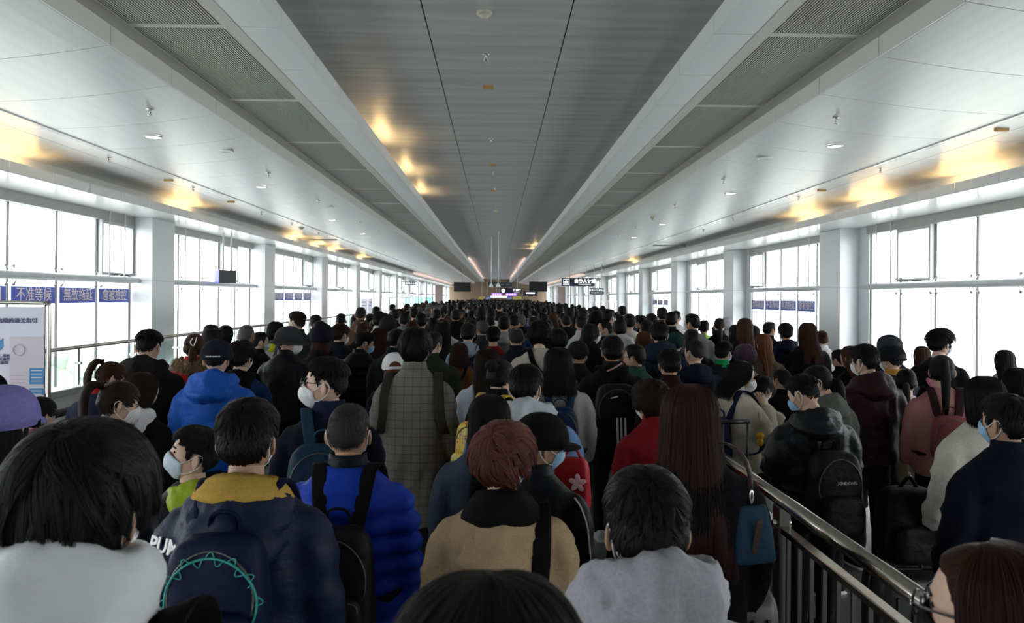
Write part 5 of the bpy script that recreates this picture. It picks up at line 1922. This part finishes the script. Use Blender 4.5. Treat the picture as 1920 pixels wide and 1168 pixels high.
# LED boards and posters on the far wall
M_led = mat('purple_led', (.3, .1, .8), .4, emit=((.22, .06, .85), 2.2))
for k, (x0, x1) in enumerate(((922, 941), (948, 969))):
    o, W_, H_, th = hang('led_board', 'sign', x0, 549.5, x1, 554.5, 100, 'glowing purple LED board over the far checkpoint, %s one' % ('left', 'right')[k], M_led, 4.62, rods=(.5,))
    for j in range(4):
        obj('led_character', boxm(W_ * .13, .02, H_ * .5, M_wlit), o, ((-.33 + .22 * j) * W_, -th / 2 - .006, H_ * .5))
o, W_, H_, th = hang('light_box', 'light', 920, 554.5, 951, 558, 104, 'bright white light band above the far checkpoint', mat('white_light_box', (.9, .9, .9), .5, emit=((1, .97, .95), 1.6)), 4.62, rods=(.5,))
for (x0, x1, y0, y1, m_, n) in ((898, 909, 556, 563.5, mat('board_yellow', (.70, .55, .05), .5), 'yellow notice board at the far checkpoint, left of the light band'), (962, 977, 556, 564, mat('board_yellow', (.70, .55, .05), .5), 'yellow notice board at the far checkpoint, right of the light band'), (910, 919.5, 556, 564, M_slog, 'blue notice board at the far checkpoint, left of the light band'), (951, 961, 556, 564, M_slog, 'blue notice board at the far checkpoint, right of the light band')):
    o, W_, H_, th = hang('far_notice', 'sign', x0, y0, x1, y1, 98, n, m_, 4.62, rods=(.5,))
    for j in range(3):
        obj('printed_line', boxm(W_ * .7, .01, H_ * .1, M_wprint if m_ is M_slog else M_bprint), o, (0, -th / 2 - .004, H_ * (.25 + .25 * j)))
# security cameras on poles
for px, d, n in ((921, 34, 'left'), (934, 31, 'right')):
    p0 = at(px, 538, d)
    o = empty('security_camera', (p0.x, d, p0.z))
    tag(o, 'white dome camera on a long ceiling pole, %s of the pair' % n, 'camera')
    obj('pole', MB().sweep([(0, 0, .12), (0, 0, 4.61 - p0.z)], .022, m=8).mesh('pole', (M_white,), True), o)
    obj('housing', MB().disc((0, 0, .07), .10, .14, 16, 2, r2=.05).mesh('housing', (M_white,), True), o)
    obj('dome', MB().ball((0, 0, 0), (.085, .085, .075), 14, 10).mesh('dome', (mat('smoked_dome', (.25, .25, .26), .1),), True), o)


# ---- small things in the ceiling
def prof_z(x):
    s = -1 if x < 0 else 1
    st, xb = SIDE[s]['strip'], SIDE[s]['beam']
    a = abs(x)
    if a < 1.8:
        return 4.62
    if a < 3.21:
        return 4.17
    if a < st:
        return 3.82 + .18 * (1 - (a - 3.215) / (st - 3.215)) ** 1.8
    return 3.82 - .045 * (a - st) / (xb + .42 - st)


def ceil_at(px, py):
    for d in np.arange(2, 60, .02):
        p_ = at(px, py, d)
        if p_.z >= prof_z(p_.x):
            return p_
    return p_


M_dev = mat('device_ivory', (.62, .58, .48), .5)
M_org = mat('device_amber', (.55, .33, .12), .5)
M_chr = mat('chrome', (.6, .6, .6), .15, 1.0)
M_dl = mat('downlight_lamp', (1, 1, 1), .4, emit=((1, .96, .9), 3.0))
SPR = {'left curved ceiling': [(281, 204), (503, 324), (597, 376), (675, 416), (709, 434)], 'left outer ceiling': [(203, 294), (362, 351), (490, 397), (547, 418), (597, 436)],
       'right curved ceiling': [(1568, 220), (1357, 336), (1266, 384), (1192, 424), (1160, 441)], 'right outer ceiling': [(1651, 315), (1498, 368), (1375, 409), (1319, 430)], 'centre ceiling': [(911, 101), (921, 260), (925, 323), (928, 352), (929, 385)]}


def sprinkler_mesh():
    q = MB().disc((0, 0, -.004), .040, .008, 16)
    q.sweep([(0, 0, -.005), (0, 0, -.05)], .012, m=8)
    for a in (-.016, .016):
        q.sweep([(a * .6, 0, -.02), (a, 0, -.045), (a * .4, 0, -.065)], .004, m=5)
    q.disc((0, 0, -.068), .026, .004, 12)
    return q.mesh('sprinkler', (M_chr,), True)


spm = sprinkler_mesh()
ORD = ['nearest', 'second nearest', 'third nearest', 'fourth nearest', 'fifth nearest']
for n, L in SPR.items():
    for k, (x, y) in enumerate(L):
        p_ = ceil_at(x, y)
        o = obj('sprinkler', spm, None, p_)
        tag(o, '%s sprinkler head hanging from the %s' % (ORD[k], n), 'sprinkler', 'sprinklers')


def downlight(p_, lit, label):
    o = empty('downlight', p_)
    tag(o, label, 'light', 'downlights')
    t = np.arange(24) / 24 * 2 * np.pi
    ring = lambda r, z: np.stack([r * np.cos(t), r * np.sin(t), np.full(24, z)], -1)
    obj('trim_ring', MB().loft(np.array([ring(.105, 0), ring(.105, -.012), ring(.086, -.014), ring(.082, .0), ring(.105, 0)]), caps=False).mesh('trim_ring', (M_white,), True), o)
    obj('reflector', MB().loft(np.array([ring(.083, -.010), ring(.083, -.006)])).mesh('reflector', (M_dl if lit else mat('speaker_grille', (.72, .72, .72), .6),)), o)


for k, (x, y, lit, n) in enumerate(((287, 256, 1, 'lit round downlight in the left ceiling, nearest'), (423, 283, 0, 'round speaker grille in the left ceiling, nearest'), (490, 350, 1, 'lit round downlight in the left ceiling, second'), (618, 388, 0, 'round speaker grille in the left ceiling, second'), (623, 412, 1, 'lit round downlight in the left ceiling, third'), (680, 438, 1, 'lit round downlight in the left ceiling, fourth'),
                                     (1565, 273, 1, 'lit round downlight in the right ceiling, nearest'), (1434, 296, 0, 'round speaker grille in the right ceiling, nearest'), (1370, 362, 1, 'lit round downlight in the right ceiling, second'), (1242, 420, 1, 'lit round downlight in the right ceiling, third'), (1189, 445, 1, 'lit round downlight in the right ceiling, fourth'))):
    downlight(ceil_at(x, y), lit, n)
for (x, y, big, n) in ((908, 22, 1, 'ivory round smoke detector in the centre ceiling'), (1225, 407, 1, 'ivory smoke detector in the right ceiling'), (565, 426, 1, 'ivory smoke detector in the left ceiling'), (930, 394, 1, 'small white smoke detector far along the centre ceiling')):
    p_ = ceil_at(x, y)
    o = empty('smoke_detector', p_)
    tag(o, n, 'detector')
    obj('base', MB().disc((0, 0, -.012), .075, .024, 20).mesh('base', (M_dev,), True), o)
    obj('sensor', MB().disc((0, 0, -.045), .035, .044, 16, r2=.055).mesh('sensor', (M_dev,), True), o)
for (x, y, n) in ((916, 161, 'amber plate in the centre ceiling, nearest'), (924, 307, 'amber plate in the centre ceiling, second'), (926, 356, 'amber plate in the centre ceiling, third'), (316, 336, 'amber plate in the left ceiling, nearest'), (433, 377, 'amber plate in the left ceiling, farther'), (1878, 240, 'amber plate in the right ceiling, nearest'), (1541, 355, 'amber plate in the right ceiling, farther')):
    p_ = ceil_at(x, y)
    o = obj('indicator_plate', MB().cham(-.07, .07, -.03, .03, -.035, .005, .008).mesh('plate', (M_org,)), None, p_)
    tag(o, n, 'indicator')
# cross bars where ceiling sections meet
for s, d in ((-1, 24.3), (1, 25.5)):
    o = obj('ceiling_bar', boxm(1.1, .05, .05, M_alu), None, (s * (SIDE[s]['strip'] + .55), d, 3.73))
    tag(o, 'grey bar spanning the cove between %s ceiling and window beam' % ('left' if s < 0 else 'right'), 'bar')

# ---- bags and cases
def suitcase(x, y, W_, D_, H_, col, label, rz=0, handle=.0):
    o = empty('suitcase', (x, y, 0), RAD(rz))
    tag(o, label, 'suitcase')
    m_ = mat('case_%d' % (col[0] * 1000), col, .4)
    q = MB().ball((0, 0, .05 + (H_ - .05) / 2), (W_ / 2, D_ / 2, (H_ - .05) / 2), 28, 18, .28)
    obj('shell', q.mesh('shell', (m_,), True), o)
    obj('zip_band', MB().sweep([(a * W_ / 2 * 1.005, 0, .05 + (H_ - .05) / 2 + b * (H_ - .05) / 2 * 1.003) for a, b in ((-1, -.8), (-1, 0), (-1, .8), (-.93, .93), (-.8, 1), (0, 1), (.8, 1), (.93, .93), (1, .8), (1, 0), (1, -.8))], .012, .012, m=6).mesh('zip_band', (M_black,), True), o)
    for a in (-1, 1):
        for b_ in (-1, 1):
            obj('wheel', MB().disc((0, 0, 0), .03, .024, 14, 0).mesh('wheel', (M_black,), True), o, (a * W_ * .4, b_ * D_ * .35, .03))
    for k in range(4):
        obj('shell_rib', MB().cham(-.010, .010, -.012, .006, .12, H_ - .10, .004).mesh('shell_rib', (m_,)), o, ((k - 1.5) * W_ * .2, -D_ / 2 + .002, 0))
    obj('grip', MB().sweep(crom([(-.07, 0, H_ - .005), (-.06, 0, H_ + .03), (.06, 0, H_ + .03), (.07, 0, H_ - .005)], 4), .011, m=8).mesh('grip', (M_black,), True), o)
    if handle:
        h = MB()
        for a in (-.09, .09):
            h.sweep([(a, D_ * .35, H_ - .02), (a, D_ * .35, H_ + handle)], .009, m=8)
        h.sweep([(-.10, D_ * .35, H_ + handle), (.10, D_ * .35, H_ + handle)], .016, m=8)
        obj('pull_handle', h.mesh('pull_handle', (M_black,), True), o)


c0 = at(1405, 1068, 3.25)
suitcase(1.00, 3.25, .30, .46, .78, (.055, .05, .047), 'dark grey hard-shell suitcase beside the long auburn hair', 0)
suitcase(1.60, 4.98, .40, .22, .72, (.012, .012, .013), 'black suitcase with its pull handle raised behind the steel railing', 10, .42)
suitcase(2.20, 4.05, .40, .28, .52, (.010, .010, .011), 'black cabin case on the floor under a black rucksack', 0)
rk = empty('rucksack', (2.20, 4.13, .56))
tag(rk, 'black rucksack resting on top of the black cabin case', 'backpack')
obj('bag_body', bag_body(.34, .40, .22), rk, (0, .02, 0), m=cloth((.012, .012, .012), 'nylon'))
obj('front_pocket', bag_body(.26, .2, .08), rk, (0, -.17, .03), m=cloth((.012, .012, .012), 'nylon'))
obj('handle', MB().sweep(crom([(-.05, -.08, .39), (0, -.09, .45), (.05, -.08, .39)], 5), .01, m=8).mesh('handle', (cloth(BLK),), True), rk)
hb_ = at(1405, 1050, 2.62)
bag = empty('handbag', (hb_.x, 2.62, hb_.z), RAD(12))
tag(bag, 'small dark blue handbag hanging on a brown strap beside the long auburn hair', 'handbag')
obj('bag_body', MB().loft([ell(z, a, b_, 0, 20, .45) for z, a, b_ in ((0, .080, .045), (.01, .086, .050), (.10, .074, .045), (.185, .056, .026), (.19, .05, .02))]).mesh('bag_body', (cloth((.018, .05, .085)),), True), bag)
obj('flap_strap', boxm(.022, .006, .14, cloth((.05, .03, .025), 'leather')), bag, (-.005, -.052, .085), (RAD(8), RAD(6), 0))
obj('clasp', MB().sweep(crom([(-.012, -.03, .20), (-.02, -.035, .225), (-.015, -.035, .25), (-.008, -.035, .225), (-.012, -.03, .20)], 4), .0035, m=6).mesh('clasp', (M_chr,), True), bag)
obj('strap', MB().sweep(crom([(-.012, -.03, .25), (-.028, -.04, .32), (-.045, -.02, .37), (-.085, .02, .40), (-.12, .10, .38)], 5), .010, .003, side=(1, 0, 0), m=6).mesh('strap', (cloth((.06, .035, .03), 'leather'),), True), bag)
rb_ = at(1077, 960, 3.35)
bg2 = empty('gift_bag', (rb_.x, 3.35, rb_.z), RAD(-20))
tag(bg2, 'red bag with a pale flower print and a green lower half', 'bag')
obj('bag_body', bag_body(.16, .25, .09, .4, .1), bg2, m=cloth((.30, .010, .016), 'nylon'))
obj('lower_half', bag_body(.16, .30, .09, .4, -.1), bg2, (0, 0, -.28), m=cloth((.06, .26, .02), 'nylon'))
for a in range(5):
    obj('flower_petal', MB().ball((0, 0, .02), (.012, .004, .02), 8, 6).mesh('petal', (mat('petal_pink', (.75, .45, .48), .6),)), bg2, (.035, -.092, .15), (0, RAD(a * 72), 0))
obj('handle', MB().sweep(crom([(-.04, -.045, .245), (0, -.03, .29), (.04, -.045, .245)], 5), .006, m=6).mesh('handle', (cloth((.42, .012, .02)),), True), bg2)
pt = at(1425, 838, 4.85)
pl = empty('plush_charm', (pt.x, 4.85, pt.z))
obj('cord', MB().sweep([(0, 0, .11), (.005, .05, .22)], .002, m=5).mesh('cord', (M_black,)), pl)
tag(pl, 'small yellow plush charm dangling by the cream jacket', 'toy')
M_plush = cloth((.40, .22, .02), 'fuzzy')
obj('plush_body', MB().ball((0, 0, .03), (.022, .02, .026), 12, 8).mesh('plush_body', (M_plush,), True), pl)
obj('plush_head', MB().ball((0, 0, .07), (.026, .024, .024), 12, 8).mesh('plush_head', (M_plush,), True), pl)

# ---- far along the hall
def barrier(px0, px1, ytop, d, label):
    a, b = at(px0, ytop, d), at(px1, ytop, d)
    o = empty('barrier', ((a.x + b.x) / 2, d, 0))
    tag(o, label, 'barrier')
    W_ = b.x - a.x
    for z in (.15, a.z - .02):
        obj('rail', boxm(W_, .05, .05, M_white), o, (0, 0, z))
    for k in range(int(W_ / .14) + 1):
        obj('bar', boxm(.03, .03, a.z - .15, M_white), o, (-W_ / 2 + k * W_ / int(W_ / .14), 0, (a.z + .11) / 2))


barrier(716, 775, 557, 34, 'white upright-bar barrier before the far left windows')
barrier(1098, 1157, 563, 36, 'white upright-bar barrier before the far right windows')
for k, (px0, px1) in enumerate(((677, 689), (691, 698))):
    o, W_, H_, th = hang('poster_stand', 'poster', px0, 560, px1, 592, 29 + k, 'pale lavender poster stand at the left railing, %s' % ('wider one', 'narrower one')[k], M_board, 1.9, th=.05, rods=())
    for r in (-.4, .4):
        obj('leg', boxm(.04, .04, o.location.z, M_steel), o, (r * W_, 0, -o.location.z / 2))
    obj('printed_line', boxm(W_ * .6, .01, H_ * .04, M_bprint), o, (0, -.03, H_ * .8))
    obj('printed_line', boxm(W_ * .6, .01, H_ * .04, M_bprint), o, (0, -.03, H_ * .6))
k0 = at(807, 575, 50)
ct = empty('service_counter', (k0.x - .75, 50, 0))
tag(ct, 'white service counter with pale teal glass screens at the far left', 'counter')
obj('counter', boxm(2.0, .6, 1.1, M_white, .02), ct, (0, 0, .55))
obj('counter_sign', boxm(1.3, .02, .22, M_slog), ct, (0, -.31, .85))
for k in (-1, 0, 1):
    obj('glass_screen', boxm(.55, .015, .85, glass_mat('teal_glass', (.62, .88, .85), .1)), ct, (k * .66, 0, 1.53))
for k, (px0, px1, ytop, n) in enumerate(((816, 829, 534, 'left'), (1046, 1060, 538, 'right'))):
    a, b = at(px0, ytop, 74), at(px1, 562, 74)
    o = obj('wall_poster', boxm(b.x - a.x, .06, a.z - b.z + 1.2, mat('poster_brown', (.30, .22, .20), .5)), None, ((a.x + b.x) / 2, 74, (a.z + b.z - 1.2) / 2))
    tag(o, 'tall brownish poster panel by the far %s windows' % n, 'poster')
# hazy trees and blocks outside
M_tree = mat('hazy_foliage', (.70, .76, .66), .9, noise=((.4, .4, .4), .2))
g = np.random.default_rng(4)
for k, (x, y, r) in enumerate(((-60, 66, 10), (-46, 84, 7), (-75, 100, 14), (62, 60, 8), (84, 90, 12))):
    q = MB()
    for j in range(14):
        q.ball(g.normal(size=3) * np.array((r * .6, r * .5, r * .22)) + np.array((0, 0, r * .5)), r * g.uniform(.22, .4), 10, 7)
    o = empty('tree', (x, y, -8.5))
    V, Fc = q.arr()
    obj('crown', mesh('crown', V + .5 * vnoise(V * .9, k)[:, None], Fc, (M_tree,), True), o)
    obj('trunk', MB().sweep([(0, 0, 0), (0, 0, r * .5)], r * .06, m=8).mesh('trunk', (M_tree,)), o)
    tag(o, ['pale broad tree outside the nearest left window', 'small pale tree outside the second left window', 'large hazy tree farthest outside the left windows', 'pale tree outside the nearest right window', 'hazy tree farther outside the right windows'][k], 'tree')

# ================================================================== the rest of the crowd
g = np.random.default_rng(11)
TOPS = [('black jacket', BLK, 'jacket', 30), ('navy jacket', (.012, .016, .035), 'jacket', 16), ('charcoal coat', (.032, .033, .037), 'jacket', 14), ('black puffer', (.010, .010, .012), 'puffer', 9), ('grey top', (.17, .17, .18), 'knit', 9), ('white top', (.50, .50, .51), 'knit', 7), ('brown jacket', (.10, .06, .035), 'jacket', 5), ('beige coat', (.34, .28, .21), 'jacket', 5), ('blue jacket', (.02, .06, .20), 'jacket', 4), ('olive jacket', (.04, .05, .03), 'jacket', 3), ('red jacket', (.24, .015, .02), 'jacket', 3)]
HAIRS = [('short black hair', 'crop', 'black', 26), ('bowl-cut black hair', 'mop', 'black', 12), ('clipped black hair', 'fade', 'black', 10), ('cropped hair', 'buzz', 'soft', 8), ('long black hair', 'long', 'black', 10), ('long brown hair', 'long', 'brown', 7), ('a black bob', 'bob', 'black', 9), ('a dark ponytail', 'low', 'dark', 6), ('a hair bun', 'bun', 'soft', 4), ('greying hair', 'crop', 'grey', 4)]
tw_, hw_ = np.array([t[3] for t in TOPS], float), np.array([h[3] for h in HAIRS], float)
tw_ /= tw_.sum()
hw_ /= hw_.sum()
HEADS = [(0, 0, 0), (0, -10, 0), (20, -8, 0), (-20, -8, 0), (45, -5, 0), (-45, -5, 0)]
XY = [(x, d) for _, x, d, _ in PEOPLE]


def lim(d):
    return np.interp(d, (7, 12, 30, 60, 110), (-2.6, -2.5, -3.1, -3.25, -3.25)), np.interp(d, (7, 12, 20, 40, 110), (4.0, 3.5, 3.3, 3.4, 4.0))


cells = []
d = 6.9
row = 0
while d < 34:
    a, b = lim(d)
    x = a + (.36 if row % 2 else 0)
    while x < b:
        cells.append((x + float(np.clip(g.normal() * .07, -.12, .12)), d + float(np.clip(g.normal() * .09, -.15, .15))))
        x += .73
    d += .74
    row += 1
made = 0
rest = []
for x, d in cells:
    if any(abs(x - a) < .58 and abs(d - b) < .46 for a, b in XY):
        continue
    XY.append((x, d))
    if made >= 186:
        rest.append((x, d))
        continue
    made += 1
    h = float(np.clip(g.normal(1.66, .075), 1.48, 1.80))
    t, hh = TOPS[g.choice(len(TOPS), p=tw_)], HAIRS[g.choice(len(HAIRS), p=hw_)]
    hd_ = HEADS[g.choice(6, p=(.42, .2, .12, .12, .07, .07))]
    s_ = h / 1.72
    root = empty('person', (x, d, 0), g.normal() * .12, s_)
    zone = 'front' if d < 15 else 'middle' if d < 22 else 'back'
    lab = 'person with %s in a %s, packed in the %s of the crowd' % (hh[0], t[0], zone)
    tag(root, lab, 'person', 'crowd: ' + lab)
    obj('body', body_mesh('down', hd_), root, m=SKIN[made % 3])
    obj('trousers', trousers(), root, m=cloth((.012, .013, .018)))
    obj('jacket' if t[2] != 'knit' else 'top', garment(t[2], 'down'), root, scale=(1.05, 1.05, 1), m=cloth(t[1]))
    hm = hair_mat(hh[2])
    hk = dict(parent=root, loc=tuple(PIV), rot=head_rot(hd_))
    if hh[1] in ('long', 'bob'):
        h_ = obj('hair', drape(*{'long': (-.22, 1.12, .016), 'bob': (-.015, 1.12, .004)}[hh[1]], {'bob': 118}.get(hh[1], 100)), m=hm, **hk)
        obj('hairline', hair_shell('tight'), h_, m=hm)
    elif hh[1] in ('low', 'bun'):
        h_ = obj('hair', hair_shell('tight'), m=hm, **hk)
        obj('ponytail' if hh[1] == 'low' else 'hair_bun', tail(hh[1]), h_, m=hm)
    else:
        obj('hair', hair_shell(hh[1]), m=hm, **hk)
    if abs(hd_[0]) > 15 and g.random() < .8:
        obj('mask', mask_mesh('s'), m=cloth(MASKC['white' if g.random() < .6 else 'blue']), **hk)
    if t[2] != 'knit':
        obj('collar', collar(), root, m=cloth(t[1]))
    if g.random() < .22:
        obj('hood', hood(1.0), root, m=cloth(t[1]))

# beyond that nobody can be counted: one mass of people
while d < 104:
    a, b = lim(d)
    x = a + g.random() * .5
    while x < b:
        rest.append((x + g.normal() * .1, d + g.normal() * .15))
        x += .78
    d += .85
q = MB()
q.loft([ell(z, hw, hd, y, 10, .85) for z, hw, hd, y in ((0, .14, .10, 0), (.8, .19, .13, 0), (1.15, .25, .14, 0), (1.33, .23, .12, 0), (1.42, .12, .09, 0), (1.45, .05, .05, 0))], mi=0)
q.ball(PIV + HC + np.array((0, 0, -.01)), (.074, .092, .11), 10, 8, mi=1)
q.ball(PIV + HC + np.array((0, -.012, .022)), (.092, .105, .108), 12, 8, mi=2)
BV, BF = q.arr()
BM = np.array(q.mi)
cm = [cloth(t[1]) for t in TOPS] + [SKIN[0]] + [hair_mat('black', True), hair_mat('brown', True)]
V, Fc, MI = [], [], []
for k, (x, d) in enumerate(rest):
    s_ = np.clip(g.normal(1.66, .075), 1.46, 1.80) / 1.72
    R_ = rotz(g.normal() * .25)
    V.append(BV @ R_.T * s_ + np.array((x, d, 0)))
    o_ = k * len(BV)
    Fc += [tuple(i + o_ for i in f) for f in BF]
    MI.append(np.where(BM == 0, g.choice(len(TOPS), p=tw_), np.where(BM == 1, len(TOPS), len(TOPS) + 1 + (g.random() < .12))))
o = obj('crowd', mesh('crowd', np.concatenate(V), Fc, cm, True, np.concatenate(MI)))
tag(o, 'dense mass of distant people filling the far end of the hall', 'crowd', kind='stuff')
